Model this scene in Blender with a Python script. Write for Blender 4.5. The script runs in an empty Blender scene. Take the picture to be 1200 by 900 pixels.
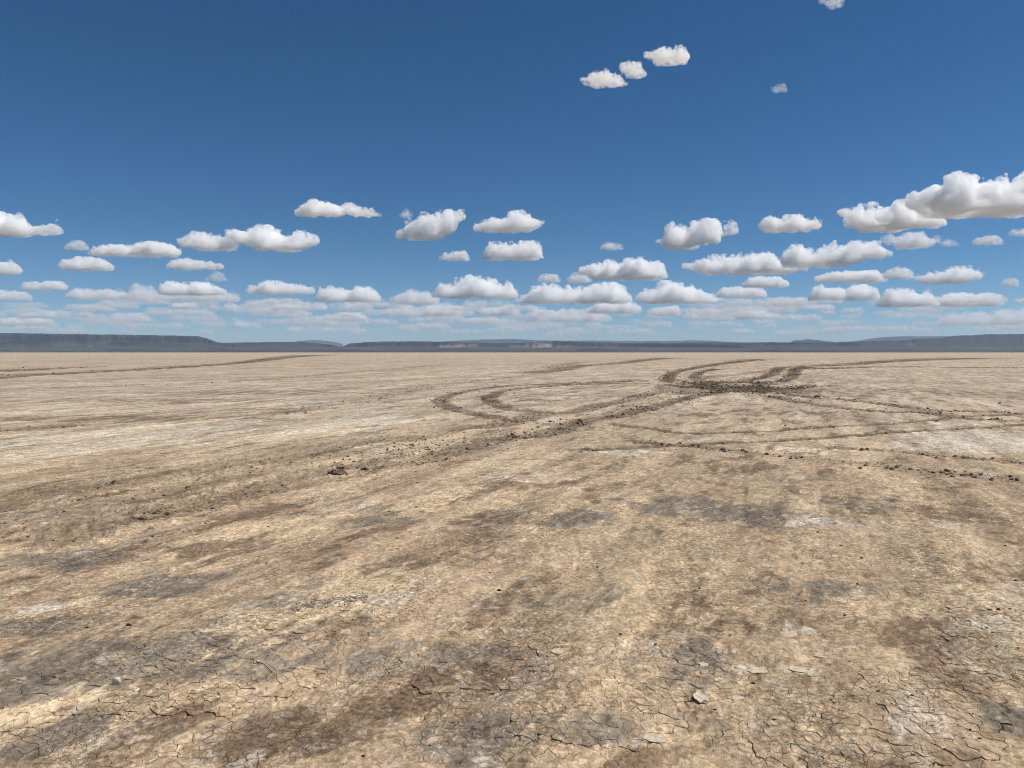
import bpy, math, random
import numpy as np

R = math.radians
random.seed(7)
rng = np.random.default_rng(7)
S = bpy.context.scene
COL = S.collection

# ------------------------------------------------------------------ camera, world, sun, exposure
EYE = 1.6                      # metres above the lake bed
FPX = 901.0                    # focal length of the photograph in its own pixels (1200 wide)
PITCH = R(2.36)                # camera looks slightly down
cam_data = bpy.data.cameras.new("camera")
cam = bpy.data.objects.new("camera", cam_data)
COL.objects.link(cam)
S.camera = cam
cam_data.sensor_width = 36.0
cam_data.lens = FPX / 1200.0 * 36.0
cam_data.clip_start = 0.05
cam_data.clip_end = 300000.0
cam.location = (0, 0, EYE)
cam.rotation_euler = (R(90) - PITCH, 0, 0)

SUN_ELEV, SUN_AZ = 53.0, 88.0  # azimuth measured clockwise from the view direction
world = bpy.data.worlds.new("World")
S.world = world
world.use_nodes = True
wn = world.node_tree
bg = wn.nodes['Background']
sky = wn.nodes.new('ShaderNodeTexSky')
sky.sky_type = 'NISHITA'
sky.sun_disc = False
sky.sun_elevation = R(SUN_ELEV)
sky.sun_rotation = R(SUN_AZ)
sky.altitude = 2000
sky.air_density = 0.8
sky.dust_density = 0.0
sky.ozone_density = 4.5
hsv = wn.nodes.new('ShaderNodeHueSaturation')   # the camera's colour saturation, over the whole sky alike
hsv.inputs['Hue'].default_value = 0.4955
hsv.inputs['Saturation'].default_value = 1.23
wn.links.new(sky.outputs[0], hsv.inputs['Color'])
wn.links.new(hsv.outputs[0], bg.inputs[0])
bg.inputs[1].default_value = 0.076

sun_data = bpy.data.lights.new("sun", 'SUN')
sun_data.energy = 5.0
sun_data.angle = R(0.53)
sun_data.color = (1.0, 0.955, 0.88)
sun = bpy.data.objects.new("sun", sun_data)
COL.objects.link(sun)
sun.rotation_euler = (R(90 - SUN_ELEV), 0, R(180 - SUN_AZ) + R(0))
# the lamp shines along its local -Z: it stands in the direction (sin az, cos az, tan elev)
from mathutils import Vector
_d = Vector((math.sin(R(SUN_AZ)) * math.cos(R(SUN_ELEV)), math.cos(R(SUN_AZ)) * math.cos(R(SUN_ELEV)), math.sin(R(SUN_ELEV))))
sun.rotation_euler = _d.to_track_quat('Z', 'Y').to_euler()

S.render.engine = 'CYCLES'
S.cycles.max_bounces = 24
S.cycles.diffuse_bounces = 3
S.cycles.volume_bounces = 24
S.cycles.transparent_max_bounces = 24
S.cycles.use_denoising = True
S.cycles.denoising_prefilter = 'FAST'
S.cycles.filter_width = 1.0
S.view_settings.view_transform = 'Standard'
S.view_settings.look = 'None'
S.view_settings.exposure = 0.0
S.view_settings.gamma = 1.0

# ------------------------------------------------------------------ projection helpers
CT, ST = math.cos(PITCH), math.sin(PITCH)


def ray(px, py):
    """Direction with unit forward (+Y) component of a photograph pixel."""
    a, b = px - 600.0, 450.0 - py
    y = CT * FPX + ST * b
    z = -ST * FPX + CT * b
    return a / y, z / y


def on_ground(px, py):
    u, w = ray(px, py)
    d = EYE / max(-w, 1e-5)
    return (u * d, d)


# ------------------------------------------------------------------ noise (numpy)
_G2 = np.stack([np.cos(np.arange(256) / 256 * 2 * np.pi), np.sin(np.arange(256) / 256 * 2 * np.pi)], 1).astype(np.float32)
_g3 = np.random.default_rng(3).normal(size=(256, 3))
_G3 = (_g3 / np.linalg.norm(_g3, axis=1)[:, None]).astype(np.float32)
_P = np.concatenate([np.random.default_rng(5).permutation(256)] * 2).astype(np.int32)


def noise2(x, y, seed=0):
    xi = np.floor(x).astype(np.int64); yi = np.floor(y).astype(np.int64)
    xf = (x - xi).astype(np.float32); yf = (y - yi).astype(np.float32)
    u = xf * xf * xf * (xf * (xf * 6 - 15) + 10); v = yf * yf * yf * (yf * (yf * 6 - 15) + 10)

    def g(ox, oy):
        h = _P[(_P[(xi + ox + seed * 37) & 255] + yi + oy) & 255]
        return _G2[h, 0] * (xf - ox) + _G2[h, 1] * (yf - oy)
    a = g(0, 0); b = g(1, 0); c = g(0, 1); d = g(1, 1)
    return 1.5 * (a + u * (b - a) + v * (c - a) + u * v * (a - b - c + d))


def fbm2(x, y, octaves=4, seed=0, gain=0.5, cut=None):
    """cut: wavelength below which an octave fades out (per point)"""
    t = np.zeros(np.shape(x), np.float32); amp = 1.0; f = 1.0
    for k in range(octaves):
        n = noise2(x * f + k * 17.3, y * f - k * 9.1, seed + k)
        if cut is not None:
            n = n * np.clip((1.0 / f) / cut - 0.5, 0, 1)
        t += amp * n
        amp *= gain; f *= 2.03
    return t


def noise3(x, y, z, seed=0):
    xi = np.floor(x).astype(np.int64); yi = np.floor(y).astype(np.int64); zi = np.floor(z).astype(np.int64)
    xf = (x - xi).astype(np.float32); yf = (y - yi).astype(np.float32); zf = (z - zi).astype(np.float32)
    u = xf * xf * (3 - 2 * xf); v = yf * yf * (3 - 2 * yf); w = zf * zf * (3 - 2 * zf)
    out = 0
    for ox in (0, 1):
        hx = _P[(xi + ox + seed * 31) & 255]
        wx = u if ox else 1 - u
        for oy in (0, 1):
            hy = _P[(hx + yi + oy) & 255]
            wy = v if oy else 1 - v
            for oz in (0, 1):
                h = _P[(hy + zi + oz) & 255]
                wz = w if oz else 1 - w
                out = out + wx * wy * wz * (_G3[h, 0] * (xf - ox) + _G3[h, 1] * (yf - oy) + _G3[h, 2] * (zf - oz))
    return out * 1.5


def smooth(a, b, x):
    t = np.clip((x - a) / (b - a), 0, 1)
    return t * t * (3 - 2 * t)


# ------------------------------------------------------------------ mesh and material helpers
def mesh_from(name, verts, faces, mat, smooth_shade=True):
    """faces: (n,3) or (n,4) integer array"""
    verts = np.asarray(verts, np.float32); faces = np.asarray(faces, np.int32)
    me = bpy.data.meshes.new(name)
    n, k = faces.shape
    me.vertices.add(len(verts)); me.vertices.foreach_set("co", verts.ravel())
    me.loops.add(n * k); me.loops.foreach_set("vertex_index", faces.ravel())
    me.polygons.add(n); me.polygons.foreach_set("loop_start", np.arange(0, n * k, k, dtype=np.int32))
    me.polygons.foreach_set("use_smooth", np.full(n, smooth_shade))
    me.update(calc_edges=True)
    me.validate()
    if mat:
        me.materials.append(mat)
    return me


def link(name, me, parent=None, label=None, cat=None, group=None, kind=None, loc=None):
    o = bpy.data.objects.new(name, me)
    COL.objects.link(o)
    if parent: o.parent = parent
    if label: o['label'] = label
    if cat: o['category'] = cat
    if group: o['group'] = group
    if kind: o['kind'] = kind
    if loc is not None: o.location = loc
    return o


def grid_faces(nr, nc):
    i = np.arange(nr - 1)[:, None] * nc + np.arange(nc - 1)[None, :]
    return np.stack([i, i + 1, i + nc + 1, i + nc], -1).reshape(-1, 4)


class Nodes:
    def __init__(self, name):
        self.m = bpy.data.materials.new(name)
        self.m.use_nodes = True
        self.t = self.m.node_tree
        self.t.nodes.clear()
        self.out = self.t.nodes.new('ShaderNodeOutputMaterial')

    def n(self, typ, ins=None, **props):
        nd = self.t.nodes.new(typ)
        for k, v in props.items():
            setattr(nd, k, v)
        for k, v in (ins or {}).items():
            self.put(nd.inputs[k], v)
        return nd

    def put(self, sock, v):
        if isinstance(v, bpy.types.NodeSocket):
            self.t.links.new(v, sock)
        elif isinstance(v, bpy.types.Node):
            self.t.links.new(v.outputs[0], sock)
        else:
            if sock.type == 'RGBA' and len(v) == 3:
                v = (*v, 1)
            sock.default_value = v

    def math(self, op, a, b=0.0, clamp=False):
        return self.n('ShaderNodeMath', {0: a, 1: b}, operation=op, use_clamp=clamp).outputs[0]

    def ramp(self, v, a, b, lo=0.0, hi=1.0):
        return self.n('ShaderNodeMapRange', {'Value': v, 'From Min': a, 'From Max': b, 'To Min': lo, 'To Max': hi},
                      interpolation_type='SMOOTHSTEP').outputs[0]

    def mix(self, f, a, b, blend='MIX'):
        nd = self.t.nodes.new('ShaderNodeMix'); nd.data_type = 'RGBA'; nd.blend_type = blend
        self.put(nd.inputs[0], f); self.put(nd.inputs[6], a); self.put(nd.inputs[7], b)
        return nd.outputs[2]

    def noise(self, vec, scale, detail=4, rough=0.55, dist=0.0):
        return self.n('ShaderNodeTexNoise', {'Vector': vec, 'Scale': scale, 'Detail': detail, 'Roughness': rough, 'Distortion': dist}).outputs[0]

    def attr(self, name):
        return self.n('ShaderNodeAttribute', attribute_name=name).outputs['Fac']


TRAIL = R(21.5)                # the old wheel lines run this far clockwise of the view direction
AX = (math.sin(TRAIL), math.cos(TRAIL))
BX = (math.cos(TRAIL), -math.sin(TRAIL))


def playa_material(name, from_attr=True):
    N = Nodes(name)
    pos = N.n('ShaderNodeNewGeometry').outputs['Position']
    rot = N.n('ShaderNodeMapping', {'Vector': pos, 'Rotation': (0, 0, TRAIL)}).outputs[0]
    # across the trail: 1, along it: stretched
    strk = N.n('ShaderNodeMapping', {'Vector': rot, 'Scale': (1.0, 0.30, 1.0)}).outputs[0]
    A = (lambda s: N.attr(s)) if from_attr else (lambda s: 0.0)
    big = N.noise(strk, 0.9, 6, 0.62, 0.4)
    big2 = N.noise(strk, 2.4, 7, 0.66, 0.3)
    mid = N.noise(pos, 5.5, 6, 0.65, 0.5)
    # the crust breaks into flakes; stains stop at their edges
    wv = N.n('ShaderNodeTexNoise', {'Vector': pos, 'Scale': 9.0, 'Detail': 3.0})
    warp = N.n('ShaderNodeVectorMath', {0: pos, 1: N.n('ShaderNodeVectorMath', {0: wv.outputs[1], 'Scale': 0.10}, operation='SCALE').outputs[0]}, operation='ADD').outputs[0]
    vf = N.n('ShaderNodeTexVoronoi', {'Vector': warp, 'Scale': 17.0, 'Randomness': 1.0}, voronoi_dimensions='2D')
    tone = N.n('ShaderNodeSeparateColor', {0: vf.outputs['Color']}).outputs[0]
    vb = N.n('ShaderNodeTexVoronoi', {'Vector': warp, 'Scale': 55.0, 'Randomness': 1.0}, voronoi_dimensions='2D')
    tone2 = N.n('ShaderNodeSeparateColor', {0: vb.outputs['Color']}).outputs[1]
    cellj = N.math('ADD', N.math('MULTIPLY', N.math('SUBTRACT', tone, 0.5), 0.12), N.math('MULTIPLY', N.math('SUBTRACT', tone2, 0.5), 0.12))
    fine = N.noise(pos, 32.0, 5, 0.6, 0.2)
    grain = N.noise(pos, 260.0, 2, 0.6)
    # pale tan crust
    c = N.mix(N.ramp(big, 0.35, 0.68), (0.57, 0.43, 0.275), (0.40, 0.285, 0.185))
    c = N.mix(N.math('MULTIPLY', A('far'), 0.85), c, (0.50, 0.405, 0.30))
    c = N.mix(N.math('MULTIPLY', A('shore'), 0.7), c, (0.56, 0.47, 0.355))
    # open flat: crusted and bare stretches metres across
    f1 = N.noise(N.n('ShaderNodeMapping', {'Vector': rot, 'Scale': (1.0, 0.7, 1.0)}).outputs[0], 0.55, 7, 0.72, 0.5)
    f2 = N.noise(pos, 0.075, 6, 0.68, 0.4)
    f3 = N.noise(N.n('ShaderNodeMapping', {'Vector': pos, 'Location': (31, 7, 0)}).outputs[0], 0.30, 7, 0.72, 0.5)
    c = N.mix(N.math('MULTIPLY', N.math('MULTIPLY', N.ramp(f1, 0.52, 0.62), 0.62), A('far')), c, (0.29, 0.215, 0.16))
    c = N.mix(N.math('MULTIPLY', N.math('MULTIPLY', N.ramp(f3, 0.53, 0.64), 0.60), A('far')), c, (0.66, 0.575, 0.46))
    c = N.mix(N.math('MULTIPLY', N.math('MULTIPLY', N.ramp(f2, 0.50, 0.64), 0.42), A('far')), c, (0.31, 0.24, 0.185))
    # brown stains
    bf = N.math('ADD', N.math('ADD', N.math('MULTIPLY', big2, 1.6), -0.3), N.math('MULTIPLY', A('brown'), 0.30))
    c = N.mix(N.math('MULTIPLY', N.ramp(N.math('ADD', bf, cellj), 0.56, 0.70), 0.80), c, (0.165, 0.108, 0.068))
    bf2 = N.math('ADD', mid, N.math('MULTIPLY', N.math('SUBTRACT', big, 0.5), 0.55))
    c = N.mix(N.math('MULTIPLY', N.ramp(N.math('ADD', bf2, cellj), 0.55, 0.66), 0.5), c, (0.215, 0.145, 0.093))
    # grey silt
    gn = N.noise(strk, 5.0, 9, 0.72, 0.7)
    gf = N.math('ADD', N.math('MULTIPLY', A('grey'), 0.75), N.math('MULTIPLY', N.math('SUBTRACT', gn, 0.5), 2.2))
    c = N.mix(N.math('MULTIPLY', N.ramp(N.math('ADD', gf, N.math('MULTIPLY', cellj, 2.0)), 0.22, 0.66), 0.86), c, (0.195, 0.165, 0.13))
    gl = N.noise(strk, 3.3, 5, 0.6)
    c = N.mix(N.math('MULTIPLY', N.ramp(gl, 0.58, 0.74), 0.5), c, (0.36, 0.325, 0.285))
    # salt
    sf = N.math('ADD', A('salt'), N.math('MULTIPLY', N.math('SUBTRACT', N.noise(strk, 3.0, 10, 0.80, 0.9), 0.5), 4.2))
    c = N.mix(N.math('MULTIPLY', N.ramp(sf, 0.28, 1.05), 0.88), c, (0.66, 0.58, 0.465))
    # thin flakes of crust, each a slightly different tone
    flake = N.ramp(tone, 0.80, 0.98)
    flake = N.math('MULTIPLY', flake, N.ramp(N.noise(pos, 1.3, 3), 0.42, 0.62))
    c = N.mix(N.math('MULTIPLY', flake, 0.5), c, (0.64, 0.55, 0.43))
    c = N.mix(1.0, c, N.n('ShaderNodeCombineColor', {i: N.ramp(tone2, 0, 1, 0.78, 1.18) for i in range(3)}).outputs[0], 'MULTIPLY')
    # lanes along the old wheel lines, and small streaks of lighter and darker dust
    lane = N.noise(N.n('ShaderNodeMapping', {'Vector': rot, 'Scale': (1.0, 0.10, 1.0)}).outputs[0], 1.9, 4, 0.55, 0.3)
    s2 = N.noise(N.n('ShaderNodeMapping', {'Vector': rot, 'Scale': (1.0, 0.45, 1.0)}).outputs[0], 11.0, 7, 0.72, 0.6)
    s3 = N.noise(strk, 0.35, 4, 0.6, 0.4)
    lm = N.math('MULTIPLY', N.ramp(lane, 0.28, 0.72, 0.76, 1.2), N.ramp(s2, 0.25, 0.75, 0.62, 1.36))
    lm = N.math('MULTIPLY', lm, N.ramp(s3, 0.3, 0.7, 0.86, 1.12))
    c = N.mix(1.0, c, N.n('ShaderNodeCombineColor', {i: lm for i in range(3)}).outputs[0], 'MULTIPLY')
    # crisp flecks: lifted pale crust, its edge highlights put into the colour, and bare darker soil
    fz = N.ramp(N.noise(strk, 1.1, 4, 0.6, 0.3), 0.36, 0.62, 0.25, 1.0)
    fl = N.noise(N.n('ShaderNodeMapping', {'Vector': rot, 'Scale': (1.0, 0.6, 1.0)}).outputs[0], 8.0, 9, 0.78, 0.5)
    c = N.mix(N.math('MULTIPLY', N.math('MULTIPLY', N.ramp(fl, 0.545, 0.64), 0.62), fz), c, (0.72, 0.63, 0.50))
    fd = N.noise(N.n('ShaderNodeMapping', {'Vector': rot, 'Location': (7, 3, 0), 'Scale': (1.0, 0.55, 1.0)}).outputs[0], 10.0, 9, 0.78, 0.5)
    fz2 = N.ramp(N.noise(strk, 1.5, 4, 0.6, 0.3), 0.40, 0.64, 0.2, 1.0)
    c = N.mix(N.math('MULTIPLY', N.math('MULTIPLY', N.ramp(fd, 0.54, 0.64), 0.68), fz2), c, (0.18, 0.123, 0.08))
    # mottling and grain
    m1 = N.math('MULTIPLY', N.ramp(mid, 0.28, 0.72, 0.74, 1.24), N.ramp(fine, 0.28, 0.72, 0.58, 1.38))
    m1 = N.math('ADD', 1.0, N.math('MULTIPLY', N.math('SUBTRACT', m1, 1.0), N.ramp(N.noise(strk, 1.7, 3, 0.5), 0.35, 0.65, 0.35, 1.0)))
    m1 = N.math('MULTIPLY', m1, N.ramp(grain, 0.25, 0.75, 0.74, 1.24))
    c = N.mix(1.0, c, N.n('ShaderNodeCombineColor', {i: m1 for i in range(3)}).outputs[0], 'MULTIPLY')
    # hairline cracks
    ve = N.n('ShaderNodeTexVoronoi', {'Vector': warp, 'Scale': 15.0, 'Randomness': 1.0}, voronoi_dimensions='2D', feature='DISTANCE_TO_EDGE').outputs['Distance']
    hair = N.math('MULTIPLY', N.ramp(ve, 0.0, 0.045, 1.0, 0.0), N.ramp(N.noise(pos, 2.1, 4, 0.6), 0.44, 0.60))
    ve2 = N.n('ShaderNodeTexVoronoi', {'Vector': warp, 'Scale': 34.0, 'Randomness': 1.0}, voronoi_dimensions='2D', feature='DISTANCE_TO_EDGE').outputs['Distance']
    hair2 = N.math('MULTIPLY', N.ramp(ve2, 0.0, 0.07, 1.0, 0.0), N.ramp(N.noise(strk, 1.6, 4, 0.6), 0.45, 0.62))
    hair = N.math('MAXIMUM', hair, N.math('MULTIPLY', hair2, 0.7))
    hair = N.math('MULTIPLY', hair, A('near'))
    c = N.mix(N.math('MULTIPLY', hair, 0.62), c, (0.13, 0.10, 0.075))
    # churned damp mud in the ruts
    tf = N.math('MULTIPLY', A('track'), N.ramp(N.noise(pos, 3.5, 6, 0.75), 0.25, 0.6, 0.45, 1.0))
    c = N.mix(tf, c, (0.118, 0.086, 0.06))
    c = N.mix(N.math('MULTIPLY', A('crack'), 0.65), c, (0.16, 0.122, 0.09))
    h = N.math('ADD', N.math('MULTIPLY', fine, 0.9), N.math('MULTIPLY', mid, 1.2))
    h = N.math('ADD', h, N.math('MULTIPLY', grain, 0.14))
    h = N.math('ADD', h, N.math('MULTIPLY', tone, 0.16))
    h = N.math('SUBTRACT', h, N.math('MULTIPLY', hair, 0.5))
    bump = N.n('ShaderNodeBump', {'Height': h, 'Strength': 0.9, 'Distance': 0.014})
    b = N.n('ShaderNodeBsdfPrincipled', {'Base Color': c, 'Roughness': 0.95, 'Specular IOR Level': 0.08, 'Normal': bump})
    N.put(N.out.inputs['Surface'], b)
    return N.m


def earth_material(name, col_a, col_b, scale, rough=0.95, bump=0.4, dist=0.01, local=False):
    N = Nodes(name)
    if local:
        pos = N.n('ShaderNodeTexCoord').outputs['Object']
    else:
        pos = N.n('ShaderNodeNewGeometry').outputs['Position']
    n1 = N.noise(pos, scale, 6, 0.65, 0.4)
    n2 = N.noise(pos, scale * 6, 4, 0.6)
    c = N.mix(N.ramp(n1, 0.35, 0.65), col_a, col_b)
    m = N.ramp(n2, 0.25, 0.75, 0.75, 1.2)
    c = N.mix(1.0, c, N.n('ShaderNodeCombineColor', {i: m for i in range(3)}).outputs[0], 'MULTIPLY')
    bm = N.n('ShaderNodeBump', {'Height': N.math('ADD', n1, n2), 'Strength': bump, 'Distance': dist})
    b = N.n('ShaderNodeBsdfPrincipled', {'Base Color': c, 'Roughness': rough, 'Specular IOR Level': 0.15, 'Normal': bm})
    N.put(N.out.inputs['Surface'], b)
    return N.m


M_PLAYA = playa_material("dry_lake_crust")
M_MUD = earth_material("damp_mud", (0.12, 0.09, 0.063), (0.235, 0.176, 0.124), 9.0)
M_DRYMUD = earth_material("dry_mud", (0.20, 0.16, 0.12), (0.36, 0.28, 0.205), 12.0)
M_PALE = earth_material("pale_flake", (0.66, 0.555, 0.41), (0.47, 0.375, 0.265), 55.0)
M_SHELL = earth_material("pale_stone", (0.72, 0.66, 0.55), (0.60, 0.53, 0.42), 30.0)
M_DARK = earth_material("dark_pebble", (0.035, 0.028, 0.022), (0.07, 0.055, 0.042), 40.0)
M_GREYCRUST = earth_material("grey_crust", (0.17, 0.14, 0.112), (0.40, 0.335, 0.265), 20.0)

# ------------------------------------------------------------------ wheel tracks, traced on the ground
# (pixels of the centre line, half width in metres, churn strength 0..1, relief in metres, crumbs per metre)
TRACKS = {
    'far left road rut': ([(-60, 446), (0, 441), (60, 438), (100, 436), (200, 430.5), (280, 425), (330, 419), (368, 416)], 2.2, 1, 0.16, 14),
    'far left second rut': ([(-60, 437), (0, 434.5), (60, 431.5), (100, 430)], 2, 1, 0.14, 12),
    'main lower rut': ([(60, 632), (87, 620), (133, 604), (180, 603), (287, 578), (337, 565), (393, 552), (427, 547), (483, 540), (533, 527), (567, 517), (600, 513), (627, 510), (657, 503), (680, 493), (720, 488), (743, 482), (790, 470), (815, 464), (850, 459)], 0.42, 0.9, 0.045, 30),
    'main upper rut': ([(30, 590), (83, 575), (130, 567), (207, 555), (267, 542), (300, 540), (377, 525), (433, 517), (493, 512), (540, 500), (567, 500), (607, 493), (633, 485), (667, 483), (700, 475), (727, 470), (753, 463), (800, 456)], 0.45, 0.75, 0.035, 24),
    'outer loop rut': ([(777, 445), (693, 448), (644, 450), (600, 452), (560, 456), (534, 461), (518, 467), (516, 472), (528, 478), (546, 483), (566, 487), (590, 491), (612, 494)], 0.34, 1, 0.04, 14),
    'inner loop rut': ([(760, 449), (700, 450), (660, 451), (620, 454), (592, 457), (578, 462), (572, 467), (580, 473), (592, 478), (610, 481), (640, 483)], 0.36, 1, 0.04, 14),
    'crossing rut to the churned patch': ([(640, 452), (724, 447), (780, 445), (830, 447)], 0.8, 0.6, 0.06, 6),
    'churned patch front': ([(800, 461), (840, 458), (880, 459.5), (915, 461)], 0.8, 0.8, 0.08, 60),
    'churned patch spread': ([(826, 456), (860, 456), (902, 457.5)], 2.6, 0.72, 0.10, 420),
    'churned patch rim': ([(805, 453), (812, 449), (830, 450)], 0.8, 0.7, 0.10, 60),
    'scatter by the ruts': ([(-20, 650), (60, 615), (130, 590), (260, 562), (400, 540), (520, 520), (600, 505)], 0.8, 0.10, 0.012, 55),
    'churned patch middle': ([(815, 452), (860, 452.5), (890, 453.5), (915, 455)], 2.0, 1.0, 0.14, 420),
    'churned patch back': ([(815, 447), (850, 448), (892, 449.5)], 1.4, 0.9, 0.12, 160),
    'far arm of the patch': ([(780, 447), (783, 441), (790, 436), (808, 432), (840, 427), (872, 423), (894, 421)], 0.5, 0.95, 0.10, 18),
    'short arm of the patch': ([(822, 448), (814, 443), (818, 437), (840, 432)], 0.42, 0.9, 0.08, 12),
    'bent right arm of the patch': ([(868, 447), (890, 443), (904, 438), (914, 431), (930, 430)], 0.42, 0.95, 0.08, 14),
    'outer right arm of the patch': ([(914, 447), (928, 440), (932, 433), (944, 429)], 0.42, 0.95, 0.08, 14),
    'thin rut between arms': ([(820, 443), (870, 438), (905, 435)], 0.5, 0.55, 0.05, 4),
    'far right rut': ([(944, 430), (960, 432), (1017, 430), (1067, 430), (1200, 431), (1260, 432)], 0.9, 0.95, 0.08, 12),
    'farthest right rut': ([(960, 428.5), (990, 427), (1017, 425), (1067, 422), (1150, 419.5)], 1.8, 0.95, 0.12, 10),
    'right upper rut': ([(850, 457), (880, 458), (947, 465), (987, 468), (1033, 473), (1083, 480), (1117, 481), (1200, 484)], 0.34, 0.9, 0.05, 18),
    'right middle rut': ([(900, 464), (933, 470), (987, 478), (1033, 482), (1080, 483), (1140, 491), (1210, 493)], 0.34, 0.9, 0.05, 18),
    'thin sweeping rut': ([(717, 497), (767, 503), (808, 508), (850, 507), (900, 505), (967, 500), (1033, 497), (1087, 493), (1133, 488), (1200, 485), (1240, 483)], 0.19, 1, 0.03, 3),
    'thin nearer rut': ([(673, 527), (733, 525), (801, 521), (850, 519), (900, 517), (967, 513), (1067, 505), (1133, 502), (1200, 497), (1240, 495)], 0.19, 1, 0.03, 3),
    'right diagonal rut': ([(740, 517), (790, 522), (833, 525), (883, 532), (933, 535), (967, 540), (1033, 547), (1083, 552), (1133, 557), (1200, 564), (1250, 569)], 0.24, 0.75, 0.03, 40),
    'right parallel rut': ([(960, 523), (977, 525), (1033, 528), (1113, 535), (1200, 543), (1250, 547)], 0.2, 0.6, 0.03, 24),
    'far centre rut': ([(620, 437), (648, 434), (675, 429), (705, 427), (720, 426), (755, 422), (775, 420), (792, 419.5)], 1.6, 0.85, 0.10, 9),
    'far centre second rut': ([(640, 431), (672, 425.5), (690, 424)], 1.2, 0.4, 0.08, 5),
    'left short rut': ([(-30, 507), (0, 505), (30, 503), (90, 498)], 0.3, 0.8, 0.03, 5),
    'left middle faint rut': ([(0, 456), (130, 452), (270, 447), (400, 437), (510, 428)], 0.8, 0.5, 0.05, 3),
    'left clod line': ([(300, 486), (350, 480), (430, 470), (480, 456), (560, 446), (620, 440)], 0.7, 0.35, 0.04, 10),
}


# pixel columns over which a rut grows from faint to full, and how faint
FADE = {'main lower rut': (430, 620, 0.58), 'main upper rut': (430, 600, 0.55), 'right diagonal rut': (960, 780, 0.5)}


def catmull(pts, n=8):
    p = np.array([pts[0]] + list(pts) + [pts[-1]], float)
    out = []
    for i in range(1, len(p) - 2):
        a, b, c, d = p[i - 1], p[i], p[i + 1], p[i + 2]
        for k in range(n):
            t = k / n
            out.append(0.5 * ((2 * b) + (c - a) * t + (2 * a - 5 * b + 4 * c - d) * t * t + (3 * b - a - 3 * c + d) * t ** 3))
    out.append(p[-2])
    return np.array(out)


PATHS = {}
for _k, _t in TRACKS.items():
    PATHS[_k] = np.array([on_ground(*q) for q in catmull(_t[0])])


def path_distance(x, y, path):
    best = np.full(x.shape, 1e9, np.float32)
    sgn = np.zeros(x.shape, np.float32)
    for (ax, ay), (bx, by) in zip(path[:-1], path[1:]):
        dx, dy = bx - ax, by - ay
        L = max(dx * dx + dy * dy, 1e-9)
        t = np.clip(((x - ax) * dx + (y - ay) * dy) / L, 0, 1)
        d = np.hypot(x - ax - t * dx, y - ay - t * dy)
        best = np.minimum(best, d)
    return best


# ------------------------------------------------------------------ cracked crust: one Voronoi diagram in warped ground coordinates
CELL = 0.062
VX0, VX1, VY0, VY1 = -3.6, 3.8, 2.6, 7.4
_nx, _ny = int((VX1 - VX0) / CELL), int((VY1 - VY0) / CELL)
_jx = rng.uniform(0.06, 0.94, (_ny, _nx)); _jy = rng.uniform(0.06, 0.94, (_ny, _nx))
SX = VX0 + (np.arange(_nx)[None, :] + _jx) * CELL
SY = VY0 + (np.arange(_ny)[:, None] + _jy) * CELL


def warp_of(x, y):
    return (0.016 * fbm2(x * 11, y * 11, 3, 40), 0.016 * fbm2(x * 11 + 50, y * 11, 3, 44))


def blobs(x, y, spec):
    """spec: (px, py, half width px, half height px, amount, along): soft patches laid on the ground, long axis along the trail or across"""
    out = np.zeros(np.shape(x), np.float32)
    wx = x + 0.16 * np.minimum(y / 6, 3) * fbm2(x * 2.3, y * 2.3, 3, 61); wy = y + 0.16 * np.minimum(y / 6, 3) * fbm2(x * 2.3 + 9, y * 2.3, 3, 66)
    for px, py, rx, ry, amt in spec:
        c = np.array(on_ground(px, py))
        e = np.array(on_ground(px, py - ry)); f = np.array(on_ground(px, py + ry)); s = np.array(on_ground(px + rx, py))
        half_d = 0.5 * (e[1] - f[1]); half_w = s[0] - c[0]
        dx, dy = wx - c[0], wy - c[1]
        # shear so that the patch leans along the trail
        lean = math.tan(TRAIL) if abs(c[1]) > 0 else 0
        dx = dx - dy * lean * 0.8
        q = (dx / half_w) ** 2 + (dy / half_d) ** 2
        out = np.maximum(out, amt * (1 - smooth(0.25, 1.6, q)))
    return out


CRACKED = [(210, 790, 190, 50, 1.0), (330, 745, 110, 40, 0.9), (110, 810, 110, 40, 0.9), (1090, 830, 95, 60, 1.0), (1165, 750, 70, 45, 0.95), (700, 840, 110, 45, 0.85),
           (560, 770, 100, 35, 0.7), (790, 780, 110, 40, 0.6), (980, 870, 120, 40, 0.7)]
GREY = [(195, 683, 62, 15, 1.0), (345, 692, 36, 20, 0.8), (60, 655, 70, 14, 0.8), (45, 735, 70, 16, 0.7), (200, 770, 210, 34, 0.75), (60, 790, 90, 40, 0.9), (50, 868, 40, 30, 1.0),
        (680, 608, 50, 12, 1.0), (790, 592, 60, 14, 0.95), (865, 600, 70, 14, 0.9), (930, 610, 60, 12, 0.7), (1000, 590, 70, 10, 0.6), (450, 610, 60, 8, 0.7), (530, 765, 120, 16, 0.7), (690, 705, 90, 14, 0.6),
        (790, 780, 80, 22, 0.6), (560, 860, 80, 28, 0.75), (680, 850, 70, 26, 0.8), (960, 690, 80, 14, 0.65), (1180, 840, 50, 26, 0.9), (820, 760, 40, 20, 0.7), (440, 775, 80, 20, 0.6),
        (410, 600, 60, 6, 0.5), (1040, 690, 60, 12, 0.5), (900, 560, 120, 8, 0.4), (700, 550, 100, 8, 0.4), (60, 600, 120, 14, 0.5)]
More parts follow.
